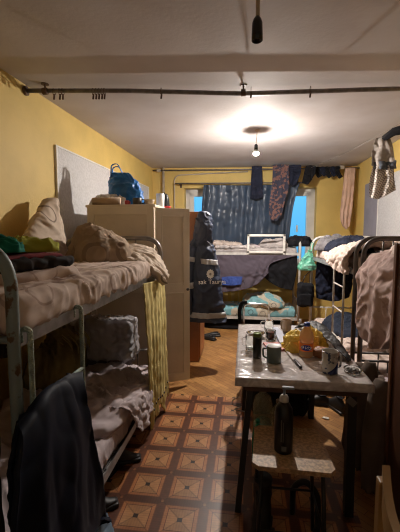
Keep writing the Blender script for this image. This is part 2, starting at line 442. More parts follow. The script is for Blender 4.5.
for a in ((-1.7, WX0, 0, H), (WX1, RX, 0, H), (WX0, WX1, 0, WZ0), (WX0, WX1, WZ1, H)): prism(bm, *bw(*a))
struct('wall_back', bm, YELLOW)
# linoleum sheet with the tile print, laid over the parquet pattern
bm = B(); prism(bm, [(-1.2, FY + .05), (.62, FY + .05), (.62, 2.2), (.33, 2.45), (.30, 3.13), (0.0, 3.15), (-.35, 3.13), (-.60, 3.15), (-1.2, 3.14)], 0.0, .003)
o = obj('tile_linoleum', bm, tile_mat()); l_ = o.location.copy(); o.data.transform(Matrix.Translation(l_)); o.location = (0, 0, 0)
o['kind'] = 'structure'; o.name = 'trim_1'
o['label'] = 'brown square tile print linoleum sheet over the front floor'
# window
wn = bpy.data.objects.new('window_1', None); C.objects.link(wn); wn['kind'] = 'structure'; wn.location = (0.1, by(.1) + .2, WZ0)
def wbox(x0, x1, z0, z1, d0=.17, d1=.23):
    bm = B(); prism(bm, *bw(x0, x1, z0, z1, d0, d1)); return bm
bm = B()
for a in ((WX0, WX0 + .07, WZ0, WZ1), (WX1 - .07, WX1, WZ0, WZ1), (WX0, WX1, WZ0, WZ0 + .07), (WX0, WX1, WZ1 - .07, WZ1)): prism(bm, *bw(*a, .17, .24))
struct('window_frame', bm, WHITEPAINT, wn)
for x0, x1 in ((WX0 + .07, -.30), (-.24, .48), (.54, WX1 - .07)):
    bm = B()
    for a in ((x0, x0 + .075, WZ0 + .07, WZ1 - .07), (x1 - .075, x1, WZ0 + .07, WZ1 - .07), (x0, x1, WZ0 + .07, WZ0 + .13), (x0, x1, WZ1 - .13, WZ1 - .07)): prism(bm, *bw(*a, .155, .22))
    s_ = struct('window_sash', bm, WHITEPAINT, wn)
    bm = B(); prism(bm, *bw(x0 + .07, x1 - .07, WZ0 + .12, WZ1 - .12, .19, .194)); o = obj('pane', bm, mat('window_glass', (1, 1, 1), 0, trans=1, ior=1.02), s_, world=True)
bm = B()
for x0, x1 in ((-.30, -.24), (.48, .54)): prism(bm, *bw(x0, x1, WZ0 + .07, WZ1 - .07, .17, .24))
struct('mullion', bm, WHITEPAINT, wn)
bm = B(); prism(bm, *bw(WX0 - .02, WX1 + .02, WZ0 - .03, WZ0 + .003, -.06, .17)); struct('window_sill', bm, WHITEPAINT, wn)
bm = B(); box(bm, (.93, by(.93) + .13, 1.62), (.03, .03, .12), bev=.005); struct('window_handle', bm, WHITEPAINT, wn)
# wall panels
def wall_panel(name, label, pts, t, m, edge=None):
    t_ = thing(name, label, 'panel', pts[0])
    bm = B(); prism(bm, pts[1], pts[2], pts[3]); obj('panel_face', bm, m, t_, world=True)
    return t_
PANEL = mat('speckled_white_panel', (.55, .54, .54), .7, col2=(.48, .47, .47), vs=45, bump=.35, bs=60)
GSTRIP = mat('grey_violet_strip', (.26, .25, .29), .6, var=.1)
y0, y1 = 3.06, 5.85
t = wall_panel('wall_panel', 'large speckled white panel on left wall behind the cream wardrobe', ((lx(4) + .01, 4, 1.0), [(lx(y0), y0), (lx(y1), y1), (lx(y1) + .014, y1), (lx(y0) + .014, y0)], .9, 2.3), 0, PANEL)
bm = B()
for ya, yb, za, zb in ((y0 - .015, y0 + .01, .9, 2.315), (y1 - .01, y1 + .015, .9, 2.315), (y0, y1, 2.3, 2.315)):
    prism(bm, [(lx(ya), ya), (lx(yb), yb), (lx(yb) + .022, yb), (lx(ya) + .022, ya)], za, zb)
obj('panel_edge', bm, WHITEPAINT, t, world=True)
t = wall_panel('wall_panel', 'speckled white panel on right wall beside the black and white scarf', ((RX - .01, 4.6, 1.0), [(RX, 3.3), (RX - .016, 3.3), (RX - .016, 5.27), (RX, 5.27)], .8, 2.29), 0, PANEL)
bm = B(); prism(bm, [(RX, 5.25), (RX - .022, 5.25), (RX - .022, 5.275), (RX, 5.275)], .8, 2.295); obj('panel_edge', bm, WHITEPAINT, t, world=True)
t = wall_panel('wall_panel', 'narrow grey violet strip on right wall beside the peach towel', ((RX - .01, 5.6, 1.0), [(RX, 5.28), (RX - .012, 5.28), (RX - .012, 5.85), (RX, 5.85)], .8, 2.29), 0, GSTRIP)  # flat grey violet strip on the wall past the white panel

# ------------------------------------------------------------------ pipes and lamps
t = thing('ceiling_pipe', 'grey steel pipe crossing the room just under the near ceiling', 'pipe', (0, 2.9, 2.63))
bm = B(); tube(bm, [(lx(2.66), 2.66, 2.63), (-.9, 2.76, 2.628), (-.02, 2.90, 2.618), (.9, 2.96, 2.626), (RX, 3.04, 2.632)], .017, 14); obj('pipe', bm, PIPE, t, world=True, smooth=True)
bm = B(); tube(bm, [(lx(2.66), 2.66, 2.63), (lx(2.66) + .02, 2.662, 2.63)], .036, 20); obj('wall_flange', bm, RUST, t, world=True)
for x, y in ((-1.56, 2.675), (-.02, 2.9)):
    bm = B(); tube(bm, [(x - .018, y, 2.624), (x + .018, y, 2.624)], .026, 16); tube(bm, [(x, y, 2.64), (x, y, 2.675)], .007, 8); lathe(bm, [(.03, 0), (.03, .006)], (x, y, H - .006), 18); obj('ceiling_bracket', bm, RUST, t, world=True)
ordn = ['first', 'second', 'third', 'fourth', 'fifth', 'sixth', 'seventh', 'eighth', 'ninth', 'tenth', 'eleventh']
for i, px in enumerate((52, 58, 61, 92, 95, 98, 101, 103.5, 161, 251, 310)):
    p = A(px, 93, z=2.60); p.y = 2.66 + (p.x + 1.73) * .105 + (0.03 if 0 else 0); x, y = p.x, p.y
    t = thing('curtain_clip', ordn[i] + ' rusty curtain clip from the left wall, hanging on the near pipe', 'clip', (x, y, 2.6), group='curtain clips on the near ceiling pipe')
    bm = B(); ring = [(x, y + .024 * math.cos(a), 2.62 + .024 * math.sin(a)) for a in [2 * PI * k / 16 for k in range(17)]]; tube(bm, ring, .0022, 6); obj('ring', bm, RUST, t, world=True)
    bm = B(); box(bm, (x, y, 2.578), (.014, .008, .034), (0, R(8), 0), bev=.002); tube(bm, [(x - .008, y, 2.60), (x + .008, y, 2.60)], .004, 8); obj('clip_jaw', bm, RUST, t, world=True)
# lit bulb
t = thing('ceiling_lamp', 'lit bare bulb hanging on a short cord near the back beds', 'lamp', (BULB.x, BULB.y, H))
bm = B(); tube(bm, [(BULB.x + .012, BULB.y, H), (BULB.x + .006, BULB.y, 2.60), (BULB.x, BULB.y, 2.51)], .004, 8); lathe(bm, [(.03, -.012), (.03, 0)], (BULB.x + .012, BULB.y, H), 18); obj('cord', bm, mat('pale_cord', (.5, .4, .3), .6), t, world=True)
bm = B(); lathe(bm, [(.010, .095), (.019, .085), (.021, .05), (.019, .03), (.015, .028)], BULB, 20); obj('socket', bm, BLKPLAS, t, world=True, smooth=True)
bm = B(); lathe(bm, [(.0301, -.0045), (.0302, .0), (.0300, .006), (.024, .020), (.0165, .032), (.0155, .0)], BULB, 24); obj('bulb_light_shield', bm, WHITEP, t, world=True, smooth=True)  # opaque upper part, added to keep direct bulb light off the ceiling
bm = B(); lathe(bm, [(.004, -.033), (.016, -.029), (.026, -.018), (.0299, -.0055), (.0290, -.0045), (.012, -.0035)], BULB, 24)
m_, n_, l_, p_ = nodes('glowing_bulb'); p_.inputs['Base Color'].default_value = (1, .9, .8, 1); p_.inputs['Emission Color'].default_value = (1.0, .92, .84, 1); p_.inputs['Emission Strength'].default_value = BULB_STRENGTH
obj('bulb', bm, m_, t, world=True, smooth=True)
# empty lamp holder near the viewer
t = thing('lamp_holder', 'empty black lamp holder hanging on a cable at the top', 'lamp', (.045, 1.6, H))
bm = B(); tube(bm, [(.047, 1.6, H), (.046, 1.6, 2.40)], .009, 8); obj('cable', bm, mat('dusty_beige_cable', (.45, .36, .26), .7), t, world=True)
bm = B(); lathe(bm, [(.010, .10), (.017, .09), (.022, .075), (.024, .03), (.024, .003), (.020, 0), (.018, .02)], (.045, 1.6, 2.33), 22); obj('socket', bm, BLKPLAS, t, world=True, smooth=True)
# ceiling cable box line at the back
yb = 6.08
t = thing('clothes_pipe', 'grey pipe under the ceiling of the back wall with clothes on it', 'pipe', (0, yb, 2.62))
bm = B(); tube(bm, [(-1.60, 6.10, 2.63), (0, 6.14, 2.62), (RX, 6.2, 2.615)], .012, 10); obj('pipe', bm, PIPE, t, world=True, smooth=True)
for x_ in (-1.50, 1.6):
    bm = B(); box(bm, (x_, 6.10 + (x_ + 1.6) * .03, 2.63), (.07, .05, .06), bev=.01); obj('pipe_joint', bm, PIPEW, t, world=True)
bm = B(); tube(bm, [(-1.42, 6.115, H), (-1.42, 6.115, 0)], .022, 14); tag(obj('riser_pipe', bm, PIPEW, smooth=True), 'cream painted upright pipe in the back left corner', 'pipe')
bm = B(); tube(bm, fillet([(-1.23, 6.15, 1.2), (-1.23, 6.15, 2.55), (.05, 6.24, 2.60)], .12, 8), .011, 10); tag(obj('conduit_pipe', bm, PIPEW, smooth=True), 'thin bent pipe running up and right above the window', 'pipe')
t = thing('curtain_rod', 'steel curtain rod over the window carrying the black sheeting', 'curtain rod', (0, 6.05, 2.38))
bm = B(); tube(bm, [(-1.2, 6.06, 2.395), (.96, 6.10, 2.375)], .012, 10); obj('rod', bm, PIPE, t, world=True, smooth=True)
for x in (-1.12, .92):
    bm = B(); tube(bm, [(x, 6.06, 2.38), (x, by(x) + .01, 2.38)], .009, 8); box(bm, (x, by(x) - .004, 2.38), (.03, .008, .09)); obj('rod_bracket', bm, RUST, t, world=True)

# ------------------------------------------------------------------ bunk beds
def bunk(label, loc, rz, W, L, zl, zu, zt, mats, guard=False, mirror=False, group=None):
    t = thing('bunk_bed', label, 'bunk bed', loc, rz, group)
    sx = -1 if mirror else 1
    fm0, fm1, rm = mats
    for ye, fm, lab in ((0, fm0, 0), (L, fm1, 1)):
        bm = B(); tube(bm, fillet([(0, ye, 0), (0, ye, zt), (sx * W, ye, zt), (sx * W, ye, 0)], .15, 9), .0195, 12); obj('end_frame', bm, fm, t, smooth=True)
        bm = B()
        for z in (zl + .02, zl + .28): tube(bm, [(0, ye, z), (sx * W, ye, z)], .010, 8)
        for k in (1, 2, 3): tube(bm, [(sx * W * k / 4, ye, zl + .02), (sx * W * k / 4, ye, zl + .28)], .006, 8)
        obj('lower_end_bars', bm, fm, t, smooth=True)
        bm = B(); tube(bm, [(0, ye, zu + .02), (sx * W, ye, zu + .02)], .010, 8)
        for k in (1, 3): tube(bm, [(sx * W * k / 4, ye, zu + .02), (sx * W * k / 4, ye, zt)], .006, 8)
        obj('upper_end_bars', bm, fm, t, smooth=True)
    for x in (0, sx * W):
        for z in (zl, zu):
            bm = B(); s1 = 1 if x == 0 else -1
            box(bm, (x + s1 * sx * .002, L / 2, z + .012), (.005, L - .03, .048)); box(bm, (x + s1 * sx * .02, L / 2, z - .01), (.036, L - .03, .005)); obj('side_rail', bm, rm, t)
    for z in (zl, zu):
        bm = B()
        for k in range(8): box(bm, (sx * (.05 + (W - .1) * k / 7), L / 2, z), (.025, L - .04, .003))
        for k in range(14): box(bm, (sx * W / 2, .08 + (L - .16) * k / 13, z + .003), (W - .06, .025, .003))
        obj('mesh_base', bm, rm, t)
    return t
def ladder(bed, x, y0, y1, z0, z1, m, rungs, m2=None, hook=-.035):
    o = None
    for k, y in enumerate((y0, y1)):
        bm = B(); tube(bm, fillet([(x + hook, y, z1 - .02), (x + hook, y, z1 + .025), (x, y, z1 + .025), (x, y, z0)], .015, 4), .0095, 10); obj('ladder_rail', bm, m, bed, world=True, smooth=True)
    for z in rungs:
        bm = B(); tube(bm, [(x, y0, z), (x, y1, z)], .008, 8); obj('ladder_rung', bm, m2 or m, bed, world=True, smooth=True)
LB = bunk('chipped teal and grey steel bunk bed along the left wall', (-.72, 1.0, 0), 0, .88, 1.97, .2, 1.15, 1.475, (TEAL, STEEL, STEEL), mirror=True)
ladder(LB, -.690, 1.04, 1.40, .30, 1.17, MINT, (.50, .93))
RB = bunk('grey steel bunk bed along the right wall, the one nearer the window', (.95, 3.13, 0), 0, .86, 1.97, .2, 1.17, 1.475, (DSTEEL, WFRAME, RAILG))
ladder(RB, .915, 3.34, 3.70, .25, 1.18, WFRAME, (.5, .78, 1.02), hook=.055)
RN = bunk('dark grey steel bunk bed by the table at the right edge', (.945, 1.0, 0), 0, .88, 1.93, .2, 1.17, 1.475, (DSTEEL, DSTEEL, STEEL))
BB = bunk('white painted steel bunk bed standing across the window', (.84, 5.45, 0), R(90), .62, 1.95, .2, 1.2, 1.42, (WFRAME, WFRAME, WFRAME))
bm = B()
p0, p1, q0, q1 = .06, .60, 1.225, 1.50
for a, b in (((p0, q0), (p0, q1)), ((p0, q1), (p1, q1)), ((p1, q1), (p1, q0)), ((p0, q0 + .02), (p1, q0 + .02))):
    c_ = ((a[0] + b[0]) / 2, 5.425, (a[1] + b[1]) / 2); box(bm, c_, (abs(a[0] - b[0]) + .035, .025, abs(a[1] - b[1]) + .035), bev=.004)
obj('guard_rail', bm, WHITEPAINT, BB, world=True)

# ------------------------------------------------------------------ bedding materials
SHEETP = printed('beige_printed_sheet', (.56, .45, .39), (.20, .11, .08), 4.5, (.30, .34), stripes=2.2, inkmix=.45)
PILLOWP = printed('beige_ring_print_pillowcase', (.54, .44, .35), (.12, .07, .05), 2.6, (.25, .29), inkmix=.8)
DUVETB = printed('brown_grey_duvet_cloth', (.32, .24, .17), (.16, .11, .08), 4, (.3, .42), inkmix=.6)
DUVETC = printed('cream_scroll_print_duvet', (.60, .50, .41), (.12, .09, .08), 7, (.26, .36), inkmix=.7)
LILAC = printed('lilac_crumpled_sheet', (.52, .44, .45), (.28, .20, .22), 5, (.3, .33), inkmix=.3)
PINKB = printed('pinkish_beige_bedding', (.64, .52, .46), (.3, .17, .16), 6, (.3, .4), inkmix=.4)
ROSE = printed('rosy_brown_duvet', (.44, .32, .29), (.22, .12, .11), 16, (.2, .4), inkmix=.4)
AQUA = printed('turquoise_patch_print', (.50, .45, .36), (.06, .07, .08), 7, (.30, .35), patch=(.20, .40, .44), pscale=9, inkmix=.7)
TAUPE = printed('taupe_ring_print_sheet', (.085, .07, .09), (.035, .03, .04), 5, (.24, .33), inkmix=.7)
GREYW = cloth_mat('grey_white_cloth', (.46, .42, .41), .35)
NAVY = cloth_mat('navy_cloth', (.018, .022, .042), .4)
BLACKC = cloth_mat('black_cloth', (.012, .012, .015), .3)
TOWEL = cloth_mat('peach_towel', (.62, .42, .32), .15, bump=.6, bs=60)

def mattress(label, c, size, m, seed, group='mattresses on the bunk beds', amp=.012):
    bm = B(); rbox(bm, c, size, .045, n=(90, 170, 10) if size[1] > size[0] else (150, 50, 8), amp=amp, s=6, seed=seed)
    return tag(obj('mattress', bm, m, smooth=True), label, 'mattress', group)
mattress('mattress under beige printed sheet on the upper left bunk', (-1.15, 1.985, 1.232), (.87, 1.92, .14), SHEETP, 3, amp=.014)
mattress('mattress under lilac sheet on the lower left bunk', (-1.16, 1.985, .285), (.84, 1.9, .15), LILAC, 4)
mattress('pinkish mattress on the upper bunk beneath the black garment', (1.39, 4.115, 1.24), (.80, 1.88, .12), PINKB, 5)
mattress('pinkish mattress on the lower bunk behind the ladder on the right', (1.39, 4.115, .275), (.80, 1.88, .13), PINKB, 6)
mattress('mattress on the upper bunk at the right edge under a rosy duvet', (1.39, 1.965, 1.235), (.80, 1.86, .12), ROSE, 7)
mattress('mattress on the lower bunk at the right edge behind the table', (1.39, 1.965, .275), (.80, 1.86, .13), LILAC, 8)
mattress('mattress on the upper bunk across the window', (-.135, 5.76, 1.262), (1.88, .56, .10), GREYW, 9)
mattress('turquoise patch print mattress on the lower bunk across the window', (-.135, 5.76, .29), (1.88, .56, .15), AQUA, 10)

# ------------------------------------------------------------------ left upper bunk bedding
P = lambda px, py, **k: A(px, py, **k)
bm = B()
# duvet folded into a peak against the wall
def peak_rows():
    rows = []
    for k in range(9):
        v = k / 8; z = 1.30 + .50 * (1 - v)
        yc = 2.68 - .12 * v; hw = .05 + .36 * v ** .75
        rows.append([Vector((-1.60 + .03, yc - hw * 1.25, z)), Vector((-1.50 + .10 * v, yc - hw * .6, z + .01)), Vector((-1.40 + .20 * v, yc, z + .015)), Vector((-1.46 + .18 * v, yc + hw * .4, z)), Vector((-1.57 + .03 * v, yc + hw * .55, z))])
    return rows
rw = peak_rows()
V = []
bmq = B(); nu, nv = 60, 60
ring = []
for i in range(nu):
    a = 2 * PI * i / nu; col = []
    for j in range(nv):
        v = j / (nv - 1); z = 1.285 + .52 * (1 - v) ** 1.0
        hw = .035 + .31 * v ** .75; dp = .045 + .07 * v
        yc = 2.76 - hw * .95; xc = -1.56 + .06 * v
        p = Vector((xc + dp * math.cos(a), yc + hw * math.sin(a), z + .03 * math.cos(a) * v))
        d = Vector((math.cos(a), math.sin(a), 0)); p += d * .018 * fold(p, 6, 12); p.x = max(p.x, lx(p.y) + .012)
        col.append(bmq.verts.new(p))
    V.append(col)
grid(bmq, V, nu, nv, True); bmq.faces.new([c[0] for c in V]); bmq.faces.new([c[-1] for c in V][::-1])
tag(obj('pillow', bmq, PILLOWP, smooth=True), 'tall beige pillow with dark ring print propped against the yellow wall', 'pillow')
bm = B(); heap(bm, (-1.13, 2.66, 1.29), .25, .26, .24, rz=.3, seed=21, amp=.04, s=6, n=3, lump=.3); tag(obj('blanket', bm, DUVETB, smooth=True), 'crumpled brown grey blanket heaped on the upper left bunk', 'blanket')
sheet('duvet', [[A(103, 248, y=2.92), A(130, 245, y=2.93), A(152, 252, y=2.92), A(163, 268, y=2.90)], [A(103, 256, y=2.72), A(130, 253, y=2.72), A(151, 260, y=2.74), A(166, 277, y=2.76)], [A(108, 262, y=2.60), A(132, 263, y=2.56), A(152, 271, y=2.60), A(164, 285, y=2.68)]], DUVETC, amp=.022, s=8, seed=5, thick=.05)
d_ = bpy.data.objects['duvet']; tag(d_, 'cream duvet with dark scroll print draped over the far corner of the left bunk', 'duvet')
# the large printed ring near the pillow's peak
def ring_print(o, c, r0, r1, ink):
    m = o.data.materials[0]; n = m.node_tree.nodes; l = m.node_tree.links; p = n['Principled BSDF']
    src = p.inputs['Base Color'].links[0].from_socket; c = Vector(c) - o.location
    t = n.new('ShaderNodeTexCoord'); v = n.new('ShaderNodeVectorMath'); v.operation = 'SUBTRACT'; v.inputs[1].default_value = c; l.new(t.outputs['Object'], v.inputs[0])
    v2 = n.new('ShaderNodeVectorMath'); v2.operation = 'MULTIPLY'; v2.inputs[1].default_value = (0, 1, 1.15); l.new(v.outputs[0], v2.inputs[0])
    ln = n.new('ShaderNodeVectorMath'); ln.operation = 'LENGTH'; l.new(v2.outputs[0], ln.inputs[0])
    r = n.new('ShaderNodeValToRGB'); e = r.color_ramp.elements; e[0].position = r0; e[0].color = (0, 0, 0, 1); e[1].position = (r0 + r1) / 2; e[1].color = (.9, .9, .9, 1); x = e.new(r1); x.color = (0, 0, 0, 1)
    l.new(ln.outputs['Value'], r.inputs[0]); mx = n.new('ShaderNodeMix'); mx.data_type = 'RGBA'; l.new(r.outputs[0], mx.inputs[0]); l.new(src, mx.inputs[6]); mx.inputs[7].default_value = (*ink, 1); l.new(mx.outputs[2], p.inputs['Base Color'])
ring_print(bpy.data.objects['pillow'], (-1.45, 2.56, 1.665), .058, .082, (.06, .035, .03))
# clothes pile at the near end
bm = B(); rbox(bm, (-1.09, 1.50, 1.33), (.50, .42, .07), .03, rot=(0, R(3), R(-14)), n=(26, 26, 8), amp=.012, s=7, seed=31); tag(obj('folded_blanket', bm, SHEETP, smooth=True), 'folded beige blanket at the bottom of the near clothes pile', 'blanket')
DARKRED = mat('dark_jumper_knit', (.035, .025, .025), .9, col2=(.16, .02, .03), vs=3, bump=.5, bs=80)
t = thing('jumper', 'dark folded jumper with a red edge on the near clothes pile', 'jumper', (-1.17, 1.57, 1.37))
bm = B(); rbox(bm, (-1.10, 1.49, 1.385), (.48, .40, .05), .024, rot=(0, R(3), R(-14)), n=(26, 26, 8), amp=.012, s=8, seed=32); obj('body', bm, cloth_mat('charcoal_knit', (.03, .024, .024)), t, world=True, smooth=True)
bm = B(); rbox(bm, (-1.12, 1.48, 1.413), (.42, .36, .018), .009, rot=(0, R(3), R(-14)), n=(22, 22, 4), amp=.008, s=8, seed=33); obj('red_band', bm, cloth_mat('dark_red_knit', (.16, .02, .025)), t, world=True, smooth=True)
bm = B(); heap(bm, (-1.14, 1.64, 1.42), .20, .19, .06, rz=-.5, seed=34, amp=.03, s=9, n=4); tag(obj('shirt', bm, cloth_mat('yellow_green_cloth', (.30, .30, .035)), smooth=True), 'yellow green shirt on top of the near clothes pile', 'shirt')
bm = B(); heap(bm, (-1.16, 1.46, 1.425), .19, .14, .07, rz=-.5, seed=35, amp=.03, s=11, n=3); tag(obj('shirt', bm, cloth_mat('teal_green_cloth', (.01, .16, .11)), smooth=True), 'teal green shirt in the near clothes pile', 'shirt')
bm = B(); heap(bm, (-1.20, 1.37, 1.43), .16, .12, .085, rz=-.5, seed=36, amp=.025, s=11, n=3); tag(obj('shirt', bm, BLACKC, smooth=True), 'black and green shirt lying over the teal one', 'shirt')
bm = B(); heap(bm, (-1.06, 1.86, 1.30), .09, .06, .045, rz=-.35, seed=37, amp=.02, s=14, n=3); tag(obj('sock', bm, cloth_mat('deep_blue_cloth', (.012, .03, .13)), smooth=True), 'small deep blue cloth beside the clothes pile on the left bunk', 'cloth')
# yellow towel over the rail
YT = cloth_mat('pale_yellow_towel', (.62, .52, .22), .12, bump=.3)
t = thing('towel', 'long pale yellow towel hanging from the left bunk to the floor', 'towel', (-.68, 2.6, .1))
sheet('hanging_cloth', [[(-.690, 2.34, 1.165), (-.685, 2.64, 1.15), (-.690, 2.93, 1.15)], [(-.672, 2.36, .75), (-.665, 2.64, .75), (-.670, 2.93, .75)], [(-.665, 2.41, .12), (-.66, 2.64, .15), (-.662, 2.95, .10)]], YT, amp=.006, s=9, seed=8, thick=.008, waves=6.5, wamp=.008, kmin=.5, hem=.2, parent=t, nu=60)
bm = B()
for k in range(8):
    y = 2.42 + k * .065; box(bm, (-.645, y, .22 + .02 * math.sin(k)), (.008, .016, .016), bev=.003)
obj('snap_buttons', bm, DSTEEL, t, world=True)

# ------------------------------------------------------------------ left lower bunk
bm = B(); heap(bm, (-1.12, 2.22, .355), .42, .62, .11, seed=41, amp=.055, s=5, n=4, rings=44, seg=120, edge=.12); tag(obj('bed_sheet', bm, LILAC, smooth=True), 'crumpled lilac sheet heaped on the lower left bunk', 'sheet')
sheet('bed_sheet', [[(-.86, 2.0, .44), (-.84, 2.25, .44), (-.86, 2.5, .43)], [(-.71, 2.02, .41), (-.69, 2.25, .42), (-.70, 2.48, .40)], [(-.66, 2.12, .22), (-.655, 2.26, .18), (-.66, 2.42, .25)]], LILAC, amp=.02, s=9, seed=42, thick=.01)
for o in C.objects:
    if o.name.startswith('bed_sheet.'): tag(o, 'corner of lilac sheet hanging over the lower left rail', 'sheet')
OLIVE = cloth_mat('olive_brown_cloth', (.22, .17, .07), .3)
t = thing('scarf', 'olive brown scarf with fringe heaped on the lower left bunk', 'scarf', (-1.42, 2.42, .45))
bm = B(); heap(bm, (-1.38, 2.40, .45), .17, .30, .36, seed=43, amp=.05, s=7, n=2.4); obj('body', bm, OLIVE, t, world=True, smooth=True)
bm = B(); random.seed(4)
for k in range(16):
    y = 2.30 + .022 * k; x = -1.24 + random.uniform(-.02, .02); z = .70 + .04 * math.sin(k * .7)
    tube(bm, [(x - .05, y, z + .04), (x, y, z), (x + .02, y + .008, z - .04), (x + .015 + random.uniform(-.01, .01), y + .01, z - .10)], .0035, 6)
obj('fringe', bm, cloth_mat('straw_fringe', (.45, .37, .16)), t, world=True, smooth=True)
FILM = film_mat('thin_clear_film', (.85, .82, .85), .6, 7)
t = thing('wrapped_bundle', 'dark bundle wrapped in clear plastic film at the far end of the lower left bunk', 'bundle', (-1.15, 2.75, .45))
bm = B(); rbox(bm, (-1.16, 2.76, .62), (.50, .22, .36), .05, n=(26, 18, 20), amp=.02, s=7, seed=44); obj('contents', bm, cloth_mat('dark_mixed_cloth', (.17, .14, .14)), t, world=True, smooth=True)
bm = B(); rbox(bm, (-1.16, 2.75, .65), (.54, .26, .34), .05, n=(40, 26, 30), amp=.016, s=8, seed=45); obj('plastic_film', bm, FILM, t, world=True, smooth=True)
for i, (y, wd, z1, m) in enumerate(((1.93, .10, .62, BLACKC), (2.13, .08, .70, cloth_mat('dark_brown_cloth', (.05, .035, .03))))):
    sheet('shirt', [[(-1.62, y - wd, 1.12), (-1.62, y, 1.13), (-1.62, y + wd, 1.12)], [(-1.61, y - wd * 1.1, .9), (-1.60, y, .9), (-1.61, y + wd, .9)], [(-1.62, y - wd, z1), (-1.61, y, z1 - .03), (-1.62, y + wd * .8, z1)]], m, amp=.012, s=8, seed=46 + i, thick=.02, waves=3, wamp=.01)
hs = [o for o in C.objects if o.name.startswith('shirt') and o.get('label') is None]
tag(hs[0], 'black shirt hanging under the upper left bunk nearest the viewer', 'shirt', 'shirts hanging under the left bunk'); tag(hs[1], 'dark brown shirt hanging under the left bunk beside the yellow wall', 'shirt', 'shirts hanging under the left bunk')
# black jacket over the ladder rung
JK = mat('black_satin_nylon', (.006, .009, .021), .6, var=.3, vs=5, spec=.15)
t = thing('jacket', 'black satin jacket hanging over the ladder of the left bunk', 'jacket', (-.62, 1.25, .2))
rr_ = [[A(20, 425, x=-.668), A(45, 392, x=-.672), A(66, 376, x=-.672), A(80, 373, x=-.668)], [A(20, 440, x=-.63), A(45, 405, x=-.64), A(68, 392, x=-.64), A(84, 392, x=-.63)], [A(18, 490, x=-.61), A(45, 470, x=-.60), A(72, 455, x=-.60), A(94, 445, x=-.61)], [A(14, 560, x=-.60), A(45, 545, x=-.58), A(75, 525, x=-.58), A(106, 515, x=-.60)], [A(14, 640, x=-.60), A(45, 600, x=-.58), A(75, 545, x=-.58), A(108, 522, x=-.60)]]
sheet('body', rr_, JK, amp=.010, s=2.6, seed=51, thick=.02, waves=2.5, wamp=.014, parent=t, nu=60, nv=70)
sheet('back_flap', [[(-.685, .95, .93), (-.685, 1.1, .945), (-.68, 1.28, .95)], [(-.73, .96, .7), (-.73, 1.1, .7), (-.73, 1.32, .7)], [(-.745, .98, .42), (-.745, 1.1, .42), (-.745, 1.32, .44)]], JK, amp=.012, s=6, seed=53, thick=.015, parent=t)
sheet('cloth', [[(-.625, 1.33, .22), (-.625, 1.40, .22), (-.625, 1.46, .21)], [(-.625, 1.34, .12), (-.62, 1.42, .12), (-.62, 1.50, .12)], [(-.62, 1.34, .012), (-.61, 1.42, .012), (-.62, 1.53, .012)]], cloth_mat('light_blue_cloth', (.30, .45, .62)), amp=.005, s=8, seed=54, thick=.01)
o = bpy.data.objects['cloth']; tag(o, 'light blue cloth showing below the hem of the black satin jacket', 'cloth')
sheet('blanket', [[(-1.62, .955, 1.08), (-1.2, .95, 1.10), (-.76, .955, 1.08)], [(-1.6, .95, .6), (-1.2, .94, .6), (-.75, .95, .6)], [(-1.6, .95, .06), (-1.2, .94, .04), (-.76, .95, .05)]], cloth_mat('added_brown_black_cloth', (.03, .022, .018)), nu=40, nv=40, amp=.012, s=5, seed=58, thick=.012, waves=4, wamp=.01)  # added dark cloth, covers the pale mattress end in the dark corner
tag([o for o in C.objects if o.name.startswith('blanket')][-1], 'added brown black blanket hung across the near end of the lower left bunk', 'blanket')
def shoe(label, loc, rz, m, L=.27, group='shoes on the floor', top=.10):
    t = thing('shoe', label, 'shoe', loc, rz, group)
    bm = B(); rbox(bm, (0, 0, .014), (.095, L, .026), .012, n=(10, 22, 4)); 
    for v in bm.verts: v.co.x *= 1 - .28 * max(0, v.co.y / (L / 2)) ** 2 - .15 * max(0, -v.co.y / (L / 2))
    obj('sole', bm, BLACKM, t, smooth=True)
    bm = B(); V = []; nu_ = 24; nv_ = 16
    def ht(y): q = (y / L + .5); return .030 + (top - .03) * (1 - max(0, min(1, (q - .35) / .45)) ** 1.0) + .02
    for i in range(nu_):
        a = PI * i / (nu_ - 1); col = []
        for j in range(nv_):
            y = -L / 2 * .96 + L * .95 * j / (nv_ - 1); wd = .043 * (1 - .3 * max(0, y / (L / 2)) ** 2 - .15 * max(0, -y / (L / 2))); q = y / L + .5
            e = math.sin(PI * min(1, max(.0, (j + .6) / (nv_)))) ** .35
            col.append(bm.verts.new((wd * e * math.cos(a), y, .024 + (ht(y) - .024) * math.sin(a) ** .7 * e)))
        V.append(col)
    grid(bm, V, nu_, nv_); bm.faces.new([V[0][j] for j in range(nv_)] + [V[-1][j] for j in reversed(range(nv_))])
    bm.faces.new([c[0] for c in V]); bm.faces.new([c[-1] for c in V][::-1]); obj('upper', bm, m, t, smooth=True)
    bm = B(); lathe(bm, [(.026, 0), (.028, .006), (.020, .007), (.018, .001)], (0, -L * .22, top + .012), 16, sx=.9, sy=1.5); obj('collar', bm, BLACKC, t, smooth=True)
    return t
SHOEB = mat('black_shoe_leather', (.02, .018, .018), .5, var=.3)
shoe('black shoe under the left bunk beside the tile print floor', (-.80, 2.12, 0), R(-70), SHOEB)
shoe('black shoe on the floor below the light blue cloth', (-.80, 1.70, 0), R(-60), SHOEB)
bm = B(); heap(bm, (-1.15, 1.9, 0), .35, .45, .16, seed=61, amp=.03); tag(obj('bag', bm, BLACKC, smooth=True), 'black soft bag stowed under the lower left bunk', 'bag')

